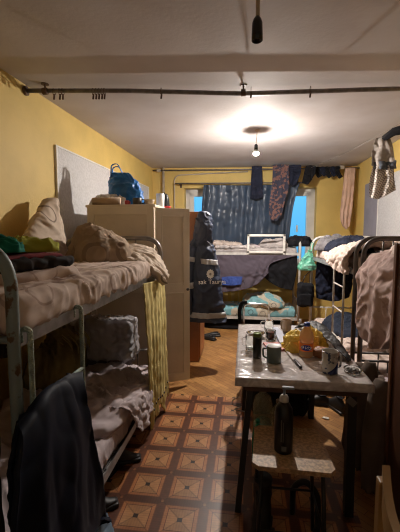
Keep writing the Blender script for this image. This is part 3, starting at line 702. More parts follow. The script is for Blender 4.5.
# ------------------------------------------------------------------ wardrobe
t = thing('wardrobe', 'cream painted wardrobe with its door open beyond the left bunk', 'wardrobe', (-1.15, 3.6, 0))
x0, x1, y0, y1, zt = -1.49, -.84, 3.22, 3.95, 1.765
bm = B(); box(bm, ((x0 + x1) / 2, y0 + .012, zt / 2), (x1 - x0, .024, zt)); obj('side_panel', bm, CREAMD, t, world=True)
bm = B(); box(bm, ((x0 + x1) / 2, y1 - .012, zt / 2), (x1 - x0, .024, zt)); obj('side_panel', bm, CREAM, t, world=True)
bm = B()
for c_, s_ in (((x0 + .035, y0 - .008, zt / 2), (.07, .016, zt)), ((x1 - .035, y0 - .008, zt / 2), (.07, .016, zt)), (((x0 + x1) / 2, y0 - .008, zt - .035), (x1 - x0 - .14, .016, .07)), (((x0 + x1) / 2, y0 - .008, .98), (x1 - x0 - .14, .016, .07)), (((x0 + x1) / 2, y0 - .008, .06), (x1 - x0 - .14, .016, .12))): box(bm, c_, s_, bev=.003)
obj('side_frame', bm, CREAM, t, world=True)
bm = B(); box(bm, ((x0 + x1) / 2, (y0 + y1) / 2, zt + .012), (x1 - x0 + .03, y1 - y0 + .03, .024), bev=.004); obj('top_board', bm, CREAM, t, world=True)
bm = B(); box(bm, (x0 + .006, (y0 + y1) / 2, zt / 2), (.012, y1 - y0 - .05, zt)); obj('back_panel', bm, CREAMD, t, world=True)
bm = B(); box(bm, ((x0 + x1) / 2, (y0 + y1) / 2, .08), (x1 - x0 - .02, y1 - y0 - .05, .02)); obj('bottom_board', bm, CREAMD, t, world=True)
for z in (.55, 1.0, 1.4):
    bm = B(); box(bm, ((x0 + x1) / 2, (y0 + y1) / 2, z), (x1 - x0 - .03, y1 - y0 - .05, .018)); obj('shelf', bm, CREAMD, t, world=True)
# the open door, hinged at the near front corner
dl = .335; ang = math.atan2(.15, .30)
dr = bpy.data.objects.new('door', None); C.objects.link(dr); dr.parent = t; dr.location = Vector((x1 + .012, y0 - .004, 0)) - t.location; dr.rotation_euler = (0, 0, ang)
def dbox(name, lst, m):
    bm = B()
    for c_, s_ in lst: box(bm, c_, s_, bev=.003)
    return obj(name, bm, m, dr)
dbox('door_frame', [((.03, 0, .91), (.055, .024, 1.69)), ((dl - .03, 0, .91), (.055, .024, 1.69)), ((dl / 2, 0, 1.72), (dl - .11, .024, .07)), ((dl / 2, 0, .99), (dl - .11, .024, .08)), ((dl / 2, 0, .105), (dl - .11, .024, .08))], CREAM)
dbox('door_panel', [((dl / 2, 0, 1.35), (dl - .10, .010, .66)), ((dl / 2, 0, .55), (dl - .10, .010, .82))], CREAMD)
dbox('moulding', [((.062, -.008, 1.35), (.012, .012, .66)), ((dl - .062, -.008, 1.35), (.012, .012, .66)), ((dl / 2, -.008, 1.68), (dl - .12, .012, .012)), ((dl / 2, -.008, 1.035), (dl - .12, .012, .012)), ((.062, -.008, .55), (.012, .012, .8)), ((dl - .062, -.008, .55), (.012, .012, .8)), ((dl / 2, -.008, .945), (dl - .12, .012, .012))], CREAM)
bm = B(); lathe(bm, [(.006, 0), (.006, .018), (.014, .022), (.014, .032), (.008, .036)], (0, 0, 0), 16); bm.transform(Matrix.Translation((dl - .03, -.012, .98)) @ Matrix.Rotation(R(90), 4, 'X')); obj('door_knob', bm, DSTEEL, dr, smooth=True)
# things on the wardrobe
ZT = zt + .024
BLUEB = mat('blue_bag_plastic', (.015, .16, .48), .35, bump=.8, bs=18, var=.2)
t = thing('plastic_bag', 'blue plastic carrier bag standing on the cream wardrobe', 'bag', (-1.17, 3.42, ZT))
bm = B(); loft(bm, [(-1.17, 3.42, ZT + .002, .17, .09), (-1.17, 3.42, ZT + .08, .175, .10), (-1.19, 3.42, ZT + .20, .155, .08), (-1.22, 3.42, ZT + .28, .12, .05), (-1.24, 3.42, ZT + .33, .09, .025)], amp=.02, s=10, seed=71, nv=40, seg=60)
obj('bag_body', bm, BLUEB, t, world=True, smooth=True)
for yy, s_ in ((3.405, 0), (3.44, .02)):
    bm = B(); tube(bm, fillet([(-1.325, yy, ZT + .29), (-1.315, yy, ZT + .41 - s_), (-1.25, yy, ZT + .42 - s_), (-1.20, yy, ZT + .31)], .04), .013, 10, flat=.35); obj('handle', bm, BLUEB, t, world=True, smooth=True)
WBAG = mat('crinkled_white_plastic', (.66, .62, .6), .3, bump=.9, bs=28)
bm = B(); heap(bm, (-1.30, 3.33, ZT), .20, .085, .12, seed=72, amp=.03, s=12, n=2.2); tag(obj('plastic_bag', bm, WBAG, smooth=True), 'crumpled white plastic bag on the wardrobe beside the blue bag', 'bag')
bm = B(); tube(bm, [(-1.44, 3.235, ZT + .035), (-1.30, 3.225, ZT + .035), (-1.17, 3.235, ZT + .034)], .034, 18); tag(obj('cloth_roll', bm, cloth_mat('beige_roll_cloth', (.48, .36, .26)), smooth=True), 'rolled beige cloth at the near left edge of the wardrobe top', 'roll')
bm = B(); rbox(bm, (-1.10, 3.24, ZT + .02), (.05, .04, .04), .015, n=(8, 8, 6), amp=.004, s=20); tag(obj('candy_packet', bm, mat('pink_red_wrapper', (.5, .06, .07), .4), smooth=True), 'small pink red packet beside the white bag on the wardrobe', 'packet')
def mug(name, label, cat, loc, r, h, m, rz=0, inner=None, group=None, taper=1.0, liquid=None, hs=1.0):
    t = thing(name, label, cat, loc, rz, group)
    bm = B(); lathe(bm, [(r * taper * .9, 0), (r * taper, .004), (r * (1 + taper) / 2, h * .5), (r, h - .002), (r * .97, h), (r * .90, h - .003), (r * .88 * (1 + taper) / 2, h * .5), (r * .85 * taper, .008)], seg=32); obj('cup', bm, m, t, smooth=True)
    if hs:
        bm = B(); tube(bm, fillet([(r * .93, 0, h * .82), (r * 1.75 * hs, 0, h * .80), (r * 1.65 * hs, 0, h * .28), (r * .93 * (1 + taper) / 2, 0, h * .22)], .02 * hs * h / .1, 6), r * .13, 8); obj('handle', bm, m, t, smooth=True)
    if liquid:
        bm = B(); lathe(bm, [(r * .82 * taper, .010), (r * .84, liquid[0])], seg=28); obj('drink', bm, liquid[1], t)
    return t
mug('mug', 'dark grey metal mug on the wardrobe', 'mug', (-1.015, 3.27, ZT), .042, .065, mat('dark_grey_enamel', (.09, .085, .08), .4), R(20))
t = mug('bowl', 'beige bowl on the wardrobe beside the grey mug', 'bowl', (-.905, 3.30, ZT), .05, .05, mat('beige_ceramic', (.5, .4, .28), .4), hs=0, taper=.8)
mug('cup', 'tall white tumbler at the front corner of the wardrobe top', 'cup', (-.89, 3.68, ZT), .045, .15, WHITEP, hs=0, taper=.9)
t = thing('kettle', 'black electric kettle behind the white tumbler', 'kettle', (-.89, 3.86, ZT), R(-60))
bm = B(); lathe(bm, [(.06, 0), (.063, .02), (.055, .12), (.045, .16), (.02, .17), (.008, .185)], seg=26); obj('kettle_body', bm, BLKPLAS, t, smooth=True)
bm = B(); tube(bm, fillet([(.045, 0, .15), (.095, 0, .15), (.095, 0, .04), (.055, 0, .03)], .02), .009, 8); obj('handle', bm, BLKPLAS, t, smooth=True)
bm = B(); box(bm, (0, 0, 0), (.075, .06, .03), bev=.006); o = obj('packet', bm, mat('red_wrapper', (.55, .03, .03), .4)); o.location = (-.845, 3.80, ZT); tag(o, 'small red packet beside the black kettle on the wardrobe', 'packet')
bm = B(); rbox(bm, (0, 0, .03), (.05, .05, .06), .015, n=(8, 8, 6), amp=.006, s=20); o = obj('jar', bm, mat('dark_brown_glass', (.05, .025, .02), .2), smooth=True); o.location = (-.955, 3.48, ZT); tag(o, 'small dark jar standing behind the beige bowl', 'jar')

# brown cabinet the rain jacket hangs on
t = thing('cabinet', 'orange brown veneer cabinet behind the hanging rain jacket', 'cabinet', (-1.0, 4.2, 0))
x0, x1, y0, y1 = -1.45, -.52, 4.0, 4.42
for nm, c_, s_ in (('side_panel', ((x0 + x1) / 2, y0 + .009, .88), (x1 - x0, .018, 1.74)), ('side_panel', ((x0 + x1) / 2, y1 - .009, .88), (x1 - x0, .018, 1.74)), ('back_panel', (x0 + .008, (y0 + y1) / 2, .88), (.014, y1 - y0 - .04, 1.74)), ('top_board', ((x0 + x1) / 2, (y0 + y1) / 2, 1.76), (x1 - x0, y1 - y0, .02)), ('door', (x1 + .01, (y0 + y1) / 2, .90), (.018, y1 - y0 - .006, 1.68))):
    bm = B(); box(bm, c_, s_, bev=.002); o_ = obj(nm, bm, BROWNWOOD, t, world=True)
bm = B(); box(bm, (x1 + .026, y1 - .06, .95), (.014, .012, .12), bev=.003)
obj('handle', bm, DSTEEL, o_, world=True)
# rain jacket
RAIN = mat('navy_rain_fabric', (.030, .042, .080), .45, var=.25, vs=6, bump=.2, bs=14)
REFL = mat('grey_reflective_tape', (.42, .42, .43), .5, .1)
jc = Vector((-.40, 3.80, 0)); t = thing('rain_jacket', 'navy hooded rain jacket with grey reflective bands hanging from the cabinet corner', 'jacket', (-.41, 3.82, .53))
body = [(-.455, 3.82, 1.47, .08, .06), (-.46, 3.82, 1.40, .13, .075), (-.455, 3.82, 1.25, .16, .09), (-.435, 3.82, 1.0, .185, .10), (-.42, 3.82, .75, .205, .105), (-.41, 3.82, .55, .22, .10)]
bm = B(); loft(bm, body, seg=72, nv=70, amp=.022, s=6, seed=81); obj('body', bm, RAIN, t, world=True, smooth=True)
bm = B(); loft(bm, [(-.44, 3.82, 1.765, .01, .01), (-.44, 3.82, 1.75, .06, .05), (-.44, 3.82, 1.68, .088, .07), (-.445, 3.81, 1.58, .10, .08), (-.45, 3.81, 1.49, .105, .075), (-.455, 3.82, 1.42, .11, .07)], seg=48, nv=44, amp=.014, s=9, seed=82); obj('hood', bm, RAIN, t, world=True, smooth=True)
bm = B(); tube(bm, fillet([(-.395, 3.735, 1.44), (-.35, 3.72, 1.40), (-.32, 3.71, 1.28)], .04), .004, 8); obj('drawstring', bm, mat('grey_cord', (.16, .17, .2), .6), t, world=True, smooth=True)
bm = B(); tube(bm, [(-.555, 3.78, 1.38), (-.595, 3.755, 1.25), (-.615, 3.745, 1.05), (-.612, 3.74, .85), (-.61, 3.74, .64)], [.05, .06, .062, .058, .052], 20)
for v in bm.verts: v.co += (v.co - Vector((-.60, 3.75, v.co.z))).normalized() * .012 * fold(v.co, 9, 83)
sl = obj('sleeve', bm, RAIN, t, world=True, smooth=True)
def band(name, secs, z0, z1, arc, grow, seed, tl, m=REFL):
    zs = [s[2] for s in secs]
    def at(z):
        for a, b in zip(secs, secs[1:]):
            if b[2] <= z <= a[2]:
                k = (a[2] - z) / (a[2] - b[2]); return tuple(a[i] + (b[i] - a[i]) * k for i in range(5))
        return secs[-1]
    ss = []
    for k in range(4):
        z = z1 + (z0 - z1) * k / 3; q = at(z); ss.append((q[0], q[1], z, q[3], q[4]))
    bm = B(); loft(bm, ss, seg=50, nv=6, amp=.022, s=6, seed=81, arc=arc, grow=grow)
    if tl:
        for v in bm.verts: v.co.z += tl * (v.co.x + .4)
    o = obj(name, bm, m, t, world=True, smooth=True); return solid(o, .003)
band('reflective_band', body, .60, .66, (R(190), R(362)), .010, 81, 0)
band('reflective_band', body, 1.19, 1.245, (R(268), R(350)), .010, 81, -.12)
bm = B(); tube(bm, [(-.614, 3.744, .99), (-.612, 3.742, .925)], .071, 20); obj('reflective_band', bm, REFL, t, world=True, smooth=True)
bm = B(); tube(bm, [(-.592, 3.757, 1.27), (-.60, 3.752, 1.22)], .069, 20); obj('reflective_band', bm, REFL, t, world=True, smooth=True)
LOGOM = mat('white_print', (.85, .83, .78), .6)
ML = Matrix.Translation((-.355, 3.685, 1.09)) @ Matrix.Rotation(R(12), 4, 'Z') @ Matrix.Rotation(R(90), 4, 'X')
bm = B(); lathe(bm, [(.034, 0), (.034, .002)], seg=24, sy=1.25)
for k in range(12): 
    a = 2 * PI * k / 12; lathe(bm, [(.008, 0), (.008, .0018)], (.034 * math.cos(a), .043 * math.sin(a), 0), 8)
bm.transform(ML); lg = obj('round_emblem', bm, LOGOM, t, world=True)
bm = B(); lathe(bm, [(.012, 0), (.012, .001)], seg=16, sy=1.25); bm.transform(ML @ Matrix.Translation((0, 0, .0025))); obj('emblem_centre', bm, mat('grey_print', (.3, .27, .24), .6), t, world=True)
words('lettering', 'sak Taurya', .068, Matrix.Translation((-.335, 3.682, 1.005)) @ Matrix.Rotation(R(14), 4, 'Z') @ Matrix.Rotation(R(90), 4, 'X'), LOGOM, t)

# shoes at the back
shoe('dark slipper on the back floor nearer the brown cabinet', (-.50, 4.93, 0), R(60), SHOEB, .25, 'slippers on the back floor', .05)
shoe('dark slipper on the back floor nearer the window bunk', (-.46, 5.09, 0), R(100), SHOEB, .25, 'slippers on the back floor', .05)

# ------------------------------------------------------------------ window sheeting and washing on the back wall
BLK = mat('black_plastic_sheeting', (.046, .070, .112), .36, var=.3, vs=3, bump=.3, bs=5)
sheet('window_sheeting', [[(-.70, 6.04, 2.36), (.1, 6.05, 2.34), (.90, 6.06, 2.36)], [(-.74, 6.08, 1.9), (.1, 6.10, 1.9), (.80, 6.12, 1.9)], [(-.76, 6.10, 1.0), (.1, 6.14, 1.0), (.74, 6.17, 1.0)]], BLK, nu=150, nv=70, amp=.014, s=2.6, seed=91, thick=.004, waves=9, wamp=.022, kmin=.6)
tag(bpy.data.objects['window_sheeting'], 'black glossy plastic sheeting hung as a curtain over the window', 'curtain')
def hanging(name, label, cat, pts, m, y, seed, thick=.02, amp=.012, waves=2, wamp=.01, group=None):
    """pts: rows of (x, z)"""
    rows = [[Vector((x, y + .004 * k, z)) for x, z in row] for k, row in enumerate(pts)]
    o = sheet(name, rows, m, nu=34, nv=40, amp=amp, s=9, seed=seed, thick=thick, waves=waves, wamp=wamp)
    return tag(o, label, cat, group)
yh = 6.12
hanging('trousers', 'dark navy trousers hanging from the back pipe left of the patterned garment', 'trousers', [[(.11, 2.635), (.19, 2.64), (.275, 2.635)], [(.10, 2.4), (.19, 2.4), (.285, 2.4)], [(.09, 2.12), (.19, 2.1), (.30, 2.13)]], NAVY, 5.96, 92)
CAMO = mat('brown_flecked_cloth', (.17, .085, .07), .9, col2=(.03, .032, .055), vs=22, c0=.51, c1=.55, bump=.4, bs=20)
hanging('shirt', 'brown and dark flecked garment hanging over the black sheeting', 'shirt', [[(.45, 2.645), (.56, 2.65), (.70, 2.645)], [(.44, 2.3), (.57, 2.3), (.72, 2.32)], [(.40, 1.98), (.55, 1.9), (.66, 2.08)], [(.42, 1.78), (.52, 1.74), (.62, 1.86)]], CAMO, 5.94, 93, waves=3)
hanging('shirt', 'small dark navy shirt hanging right of the flecked garment', 'shirt', [[(.71, 2.64), (.79, 2.645), (.90, 2.64)], [(.70, 2.5), (.79, 2.5), (.90, 2.52)], [(.71, 2.34), (.78, 2.3), (.85, 2.36)]], NAVY, 5.97, 94)
hanging('shorts', 'black shorts hanging lower beside the window frame', 'shorts', [[(.98, 2.63), (1.06, 2.635), (1.14, 2.63)], [(.95, 2.48), (1.05, 2.46), (1.13, 2.5)], [(.93, 2.36), (1.02, 2.33), (1.06, 2.39)]], BLACKC, 6.0, 95)
for i, (x, wd, z1, tl) in enumerate(((1.19, .055, 2.47, .05), (1.275, .04, 2.49, .06), (1.35, .045, 2.46, .07), (1.435, .04, 2.48, .05), (1.51, .045, 2.45, .09))):
    hanging('sock', ordn[i] + ' dark sock from the left in the row drying on the back pipe', 'sock', [[(x - wd, 2.635), (x, 2.64), (x + wd, 2.635)], [(x - wd * .8, 2.55), (x + .01, 2.55), (x + wd, 2.55)], [(x - wd * .2 + tl * .4, z1), (x + tl * .6, z1 - .01), (x + wd + tl * .6, z1 + .02)]], NAVY if i % 2 else BLACKC, yh + .03, 96 + i, thick=.014, waves=0, amp=.01, group='socks drying on the back pipe')
hanging('towel', 'peach towel hanging in the back right corner', 'towel', [[(1.63, 2.60), (1.70, 2.605), (1.79, 2.60)], [(1.60, 2.2), (1.69, 2.2), (1.78, 2.2)], [(1.58, 1.82), (1.66, 1.80), (1.76, 1.84)], [(1.62, 1.66), (1.69, 1.60), (1.74, 1.68)]], TOWEL, 6.12, 110, waves=3, wamp=.014)
# clothes line and scarf on the right
ca, cb = Vector((1.04, 6.14, 2.605)), Vector((1.60, 3.035, 2.606))
bm = B(); cm = (ca + cb) / 2; cm.z -= .05; tube(bm, [crv([ca, cm, cb], k / 20) for k in range(21)], .0022, 6); tag(obj('clothes_line', bm, mat('thin_grey_cord', (.3, .28, .26), .7), smooth=True), 'thin clothes line running from the back pipe to the near ceiling pipe', 'cord')
m, n, l, p = nodes('black_white_check_weave'); p.inputs['Roughness'].default_value = .9
tcn = n.new('ShaderNodeTexCoord'); ck = n.new('ShaderNodeTexBrick'); l.new(tcn.outputs['Object'], ck.inputs['Vector'])
mp_ = n.new('ShaderNodeMapping'); mp_.inputs['Rotation'].default_value = (R(90), 0, R(25)); l.new(tcn.outputs['Object'], mp_.inputs[0]); l.new(mp_.outputs[0], ck.inputs['Vector'])
ck.inputs['Scale'].default_value = 1; ck.inputs['Brick Width'].default_value = .030; ck.inputs['Row Height'].default_value = .014; ck.inputs['Mortar Size'].default_value = .0042
ck.inputs['Color1'].default_value = (.03, .03, .035, 1); ck.inputs['Color2'].default_value = (.05, .045, .05, 1); ck.inputs['Mortar'].default_value = (.56, .50, .45, 1)
l.new(ck.outputs['Color'], p.inputs['Base Color']); KEF = m
PALE = cloth_mat('grey_beige_scarf_cloth', (.38, .34, .31), .3)
t = thing('scarf', 'black and white chequered scarf hanging from the line on the right', 'scarf', (1.42, 3.88, 1.92))
sheet('scarf_body', [[(1.34, 3.92, 2.50), (1.40, 3.9, 2.50), (1.46, 3.88, 2.49)], [(1.31, 3.93, 2.38), (1.40, 3.88, 2.39), (1.49, 3.86, 2.38)], [(1.31, 3.92, 2.22), (1.40, 3.87, 2.22), (1.50, 3.85, 2.24)]], PALE, nu=40, nv=30, amp=.02, s=8, seed=121, thick=.02, waves=2, wamp=.02, parent=t)
sheet('grey_border', [[(1.32, 3.905, 2.26), (1.41, 3.85, 2.25), (1.51, 3.83, 2.25)], [(1.34, 3.90, 2.18), (1.42, 3.84, 2.17), (1.51, 3.83, 2.17)]], cloth_mat('slate_scarf_cloth', (.09, .10, .12)), nu=40, nv=10, amp=.01, s=8, seed=121, thick=.02, waves=2, wamp=.02, parent=t, kmin=1)
sheet('chequered_end', [[(1.33, 3.93, 2.22), (1.41, 3.88, 2.22), (1.50, 3.86, 2.2)], [(1.30, 3.93, 2.05), (1.41, 3.87, 2.06), (1.52, 3.86, 2.04)], [(1.30, 3.93, 1.90), (1.38, 3.88, 1.88), (1.53, 3.86, 1.96)]], KEF, nu=50, nv=50, amp=.014, s=8, seed=122, thick=.018, waves=2.5, wamp=.022, parent=t, kmin=.8)
bm = B(); tube(bm, [(1.40, 3.90, 2.48), (1.46, 3.80, 2.52), (1.56, 3.7, 2.53), (1.66, 3.62, 2.52), (1.74, 3.56, 2.50)], [.025, .04, .045, .042, .03], 18)
for v in bm.verts: v.co += Vector((0, .3, 1)) * .02 * fold(v.co, 12, 123)
tag(obj('cloth', bm, BLACKC, smooth=True), 'dark cloth bunched on the line above the chequered scarf', 'cloth')

# ------------------------------------------------------------------ bunk across the window: bedding
bm = B(); rbox(bm, (-.27, 5.66, 1.345), (.46, .26, .10), .045, rot=(0, R(6), R(5)), n=(34, 22, 8), amp=.025, s=8, seed=131, pinch=.3); tag(obj('blanket', bm, cloth_mat('warm_grey_blanket', (.44, .37, .33)), smooth=True), 'folded pale blanket at the left end of the upper window bunk', 'blanket')
bm = B(); rbox(bm, (-.15, 5.62, 1.315), (.62, .30, .045), .02, n=(40, 24, 6), amp=.02, s=8, seed=132); tag(obj('bed_sheet', bm, GREYW, smooth=True), 'rumpled grey white sheet under the folded blanket on the window bunk', 'sheet')
bm = B(); heap(bm, (.46, 5.68, 1.305), .28, .18, .13, seed=133, amp=.04, s=9); tag(obj('blanket', bm, GREYW, smooth=True), 'crumpled grey white blanket behind the white guard frame', 'blanket')
bm = B(); heap(bm, (.16, 5.70, 1.305), .20, .14, .05, seed=134, amp=.02, s=9); tag(obj('cloth', bm, LILAC, smooth=True), 'small lilac cloth behind the left end of the white guard frame', 'cloth')
bm = B(); heap(bm, (.85, 5.62, 1.33), .20, .16, .16, seed=135, amp=.04, s=8, n=4); tag(obj('jacket', bm, BLACKC, smooth=True), 'black jacket heaped at the right end of the upper window bunk', 'jacket')
sheet('hanging_sheet', [[(-1.08, 5.425, 1.19), (-.3, 5.425, 1.20), (.2, 5.425, 1.20), (.81, 5.425, 1.20)], [(-1.08, 5.40, .9), (-.3, 5.40, .88), (.2, 5.40, .98), (.42, 5.41, 1.08)], [(-1.08, 5.39, .60), (-.3, 5.39, .62), (.14, 5.39, .72), (.37, 5.40, .93)]], TAUPE, nu=90, nv=40, amp=.018, s=4, seed=136, thick=.006, waves=6, wamp=.010)
tag(bpy.data.objects['hanging_sheet'], 'taupe ring print sheet hung in front of the lower window bunk', 'sheet')
sheet('hanging_sheet', [[(.20, 5.445, 1.20), (.5, 5.445, 1.20), (.80, 5.445, 1.20)], [(.22, 5.45, 1.0), (.5, 5.45, .95), (.80, 5.45, .95)], [(.34, 5.46, .82), (.55, 5.46, .70), (.74, 5.46, .66)]], BLACKC, nu=50, nv=30, amp=.02, s=5, seed=137, thick=.006, waves=3, wamp=.012)
tag(bpy.data.objects['hanging_sheet.001'], 'black cloth hanging under the right half of the white guard frame', 'cloth')
sheet('towel', [[(-.34, 5.37, .86), (-.2, 5.37, .87), (-.02, 5.372, .87)], [(-.34, 5.365, .74), (-.2, 5.36, .73), (-.04, 5.365, .75)]], cloth_mat('blue_glow_cloth', (.05, .09, .32)), amp=.006, s=9, seed=138, thick=.006)  # blue glow on the hung sheet, put in as a coloured cloth
tag([o for o in C.objects if o.name.startswith('towel')][-1], 'added blue cloth standing in for a blue glow on the taupe sheet beside the rain jacket', 'cloth')
bm = B(); rbox(bm, (.22, 5.64, .455), (.46, .34, .22), .09, rot=(R(12), R(-6), R(-8)), n=(34, 28, 12), amp=.02, s=7, seed=139, pinch=.35); tag(obj('pillow', bm, AQUA, smooth=True), 'turquoise and cream pillow on the lower window bunk', 'pillow')
bm = B(); heap(bm, (.44, 5.62, .37), .20, .18, .20, seed=140, amp=.03, s=8); tag(obj('duvet', bm, AQUA, smooth=True), 'bunched turquoise duvet beside the pillow on the window bunk', 'duvet')
bm = B(); heap(bm, (-.1, 5.78, 0), .75, .24, .16, seed=141, amp=.03, s=5); tag(obj('bag', bm, BLACKC, smooth=True), 'long black bag pushed under the window bunk', 'bag')
for i, (x, h_) in enumerate(((-.24, .62), (-.13, .66), (-.05, .58))):
    bm = B(); box(bm, (x, 6.0, .365 + (h_ - .365) / 2), (.06, .03, h_ - .365), bev=.01); tag(obj('book', bm, mat('yellow_cardboard', (.62, .42, .08), .6)), ordn[i] + ' yellow upright book from the left behind the lower window bunk', 'book', 'upright yellow books on the window bunk')

# ------------------------------------------------------------------ right bunk near the window: bedding
GREYC = cloth_mat('grey_cloth', (.20, .19, .20))
bm = B(); heap(bm, (1.19, 4.86, 1.30), .26, .18, .20, seed=151, amp=.035, s=8, n=2.2, rz=.3); tag(obj('blanket', bm, GREYC, smooth=True), 'grey blanket heaped at the window end of the right upper bunk', 'blanket')
bm = B(); rbox(bm, (1.30, 4.62, 1.35), (.50, .34, .11), .05, rot=(0, R(-5), R(10)), n=(34, 24, 8), amp=.02, s=8, seed=152, pinch=.3); tag(obj('pillow', bm, PINKB, smooth=True), 'pinkish pillow in front of the grey blanket on the right bunk', 'pillow')
bm = B(); heap(bm, (1.24, 4.22, 1.31), .27, .34, .17, seed=153, amp=.04, s=7, n=2.4, rz=.2); tag(obj('jacket', bm, NAVY, smooth=True), 'dark navy jacket heaped on the upper right bunk', 'jacket')
sheet('duvet', [[(1.65, 3.95, 1.34), (1.6, 3.55, 1.36), (1.55, 3.18, 1.34)], [(1.35, 3.95, 1.36), (1.3, 3.55, 1.44), (1.25, 3.20, 1.42)], [(1.02, 4.05, 1.33), (1.02, 3.6, 1.40), (1.05, 3.22, 1.42)], [(.93, 4.1, 1.27), (.92, 3.65, 1.30), (.91, 3.24, 1.30)], [(.92, 4.05, 1.22), (.90, 3.6, 1.17), (.90, 3.25, 1.15)]], PINKB, nu=60, nv=60, amp=.035, s=7, seed=154, thick=.03)
tag([o for o in C.objects if o.name.startswith('duvet')][-1], 'pinkish duvet spilling over the rail of the right bunk nearer the window', 'duvet')
# between bunks: rolled rust cloth, brown pillow
bm = B(); heap(bm, (1.30, 4.45, .34), .32, .55, .14, seed=155, amp=.04, s=5, n=3); tag(obj('blanket', bm, cloth_mat('dark_blue_blanket', (.03, .038, .06)), smooth=True), 'dark blue blanket heaped on the lower right bunk behind the ladder', 'blanket')
bm = B(); rbox(bm, (1.18, 3.70, .37), (.42, .30, .08), .035, rot=(0, 0, R(10)), n=(30, 24, 6), amp=.02, s=8, seed=156); tag(obj('blanket', bm, PINKB, smooth=True), 'folded pinkish blanket at the near end of the lower right bunk', 'blanket')
sheet('jacket', [[(1.02, 5.075, 1.16), (1.25, 5.075, 1.17), (1.5, 5.075, 1.16)], [(1.0, 5.05, .9), (1.25, 5.05, .88), (1.5, 5.05, .9)], [(1.02, 5.06, .62), (1.25, 5.05, .58), (1.46, 5.06, .64)]], NAVY, amp=.025, s=6, seed=157, thick=.03, waves=3, wamp=.012)
tag([o for o in C.objects if o.name.startswith('jacket')][-1], 'navy jacket hanging inside the window end of the right bunk', 'jacket')
bm = B(); rbox(bm, (1.55, 4.3, .95), (.30, .9, .34), .05, n=(14, 34, 14), amp=.03, s=6, seed=158); bm.free()
# green bag on the post
GREENB = film_mat('thin_green_plastic', (.16, .60, .42), .8, 14, .3)
t = thing('plastic_bag', 'thin green plastic bag hanging on the bed post by the window', 'bag', (.89, 5.0, 1.03))
bm = B(); loft(bm, [(.91, 5.02, 1.30, .018, .012), (.90, 5.02, 1.25, .045, .022), (.885, 5.02, 1.17, .085, .04), (.875, 5.02, 1.08, .115, .055), (.875, 5.02, 1.02, .11, .05), (.875, 5.02, 1.01, .02, .02)], seg=50, nv=40, amp=.02, s=12, seed=159); obj('bag_body', bm, GREENB, t, world=True, smooth=True)
bm = B(); tube(bm, fillet([(.895, 5.01, 1.27), (.92, 5.03, 1.40), (.955, 5.05, 1.40), (.93, 5.03, 1.27)], .03), .008, 8, flat=.4); obj('handle', bm, GREENB, t, world=True, smooth=True)
bm = B(); rbox(bm, (.875, 5.015, 1.065), (.15, .05, .07), .02, n=(12, 6, 8), amp=.006, s=15); obj('contents', bm, WHITEP, t, world=True, smooth=True)
t = thing('backpack', 'black backpack hanging from the end of the right bunk', 'backpack', (.86, 5.0, .48))
bm = B(); rbox(bm, (.855, 5.01, .67), (.22, .13, .34), .05, n=(18, 12, 22), amp=.012, s=8, seed=160); obj('pack_body', bm, BLACKC, t, world=True, smooth=True)
bm = B(); rbox(bm, (.85, 4.935, .61), (.16, .05, .17), .022, n=(14, 8, 14), amp=.005, s=10); obj('front_pocket', bm, BLACKC, t, world=True, smooth=True)
for dx in (-.05, .05):
    bm = B(); tube(bm, [(.86 + dx, 5.0, .83), (.88 + dx * .6, 5.04, .93), (.93, 5.07, 1.0)], .010, 8, flat=.4); obj('strap', bm, BLACKM, t, world=True, smooth=True)

# ------------------------------------------------------------------ right bunk nearest: bedding
bm = B(); heap(bm, (1.36, 2.35, 1.30), .36, .48, .15, seed=161, amp=.05, s=6, n=4); tag(obj('blanket', bm, PINKB, smooth=True), 'rumpled pinkish blanket on the upper bunk at the right edge', 'blanket')
sheet('duvet', [[(1.35, 2.10, 1.38), (1.32, 2.45, 1.40), (1.30, 2.80, 1.36)], [(1.08, 2.08, 1.39), (1.08, 2.45, 1.40), (1.08, 2.84, 1.36)], [(.96, 2.08, 1.34), (.96, 2.45, 1.34), (.95, 2.80, 1.30)], [(.90, 2.10, 1.15), (.89, 2.45, 1.15), (.90, 2.86, 1.15)], [(.90, 2.18, .90), (.88, 2.50, .88), (.90, 2.86, .95)], [(.90, 2.30, .78), (.89, 2.54, .72), (.91, 2.76, .80)]], ROSE, nu=90, nv=100, amp=.024, s=4.2, seed=162, thick=.04, waves=3, wamp=.02)
tag([o for o in C.objects if o.name.startswith('duvet')][-1], 'rosy brown duvet hanging down over the side of the bunk at the right edge', 'duvet')
sheet('blanket', [[(1.05, 2.02, .40), (1.05, 2.35, .42), (1.05, 2.75, .42)], [(.90, 2.0, .42), (.90, 2.35, .44), (.91, 2.72, .42)], [(.85, 2.0, .25), (.84, 2.35, .26), (.86, 2.7, .25)], [(.85, 2.0, .05), (.83, 2.35, .03), (.86, 2.66, .04)]], cloth_mat('grey_beige_blanket', (.21, .16, .13)), amp=.03, s=6, seed=163, thick=.02, waves=4, wamp=.02)
tag([o for o in C.objects if o.name.startswith('blanket')][-1], 'grey beige blanket trailing to the floor from the lower bunk behind the table', 'blanket')
bm = B(); heap(bm, (1.3, 2.45, .345), .35, .42, .13, seed=164, amp=.04, s=6, n=3); tag(obj('blanket', bm, LILAC, smooth=True), 'crumpled lilac blanket on the lower bunk behind the table', 'blanket')
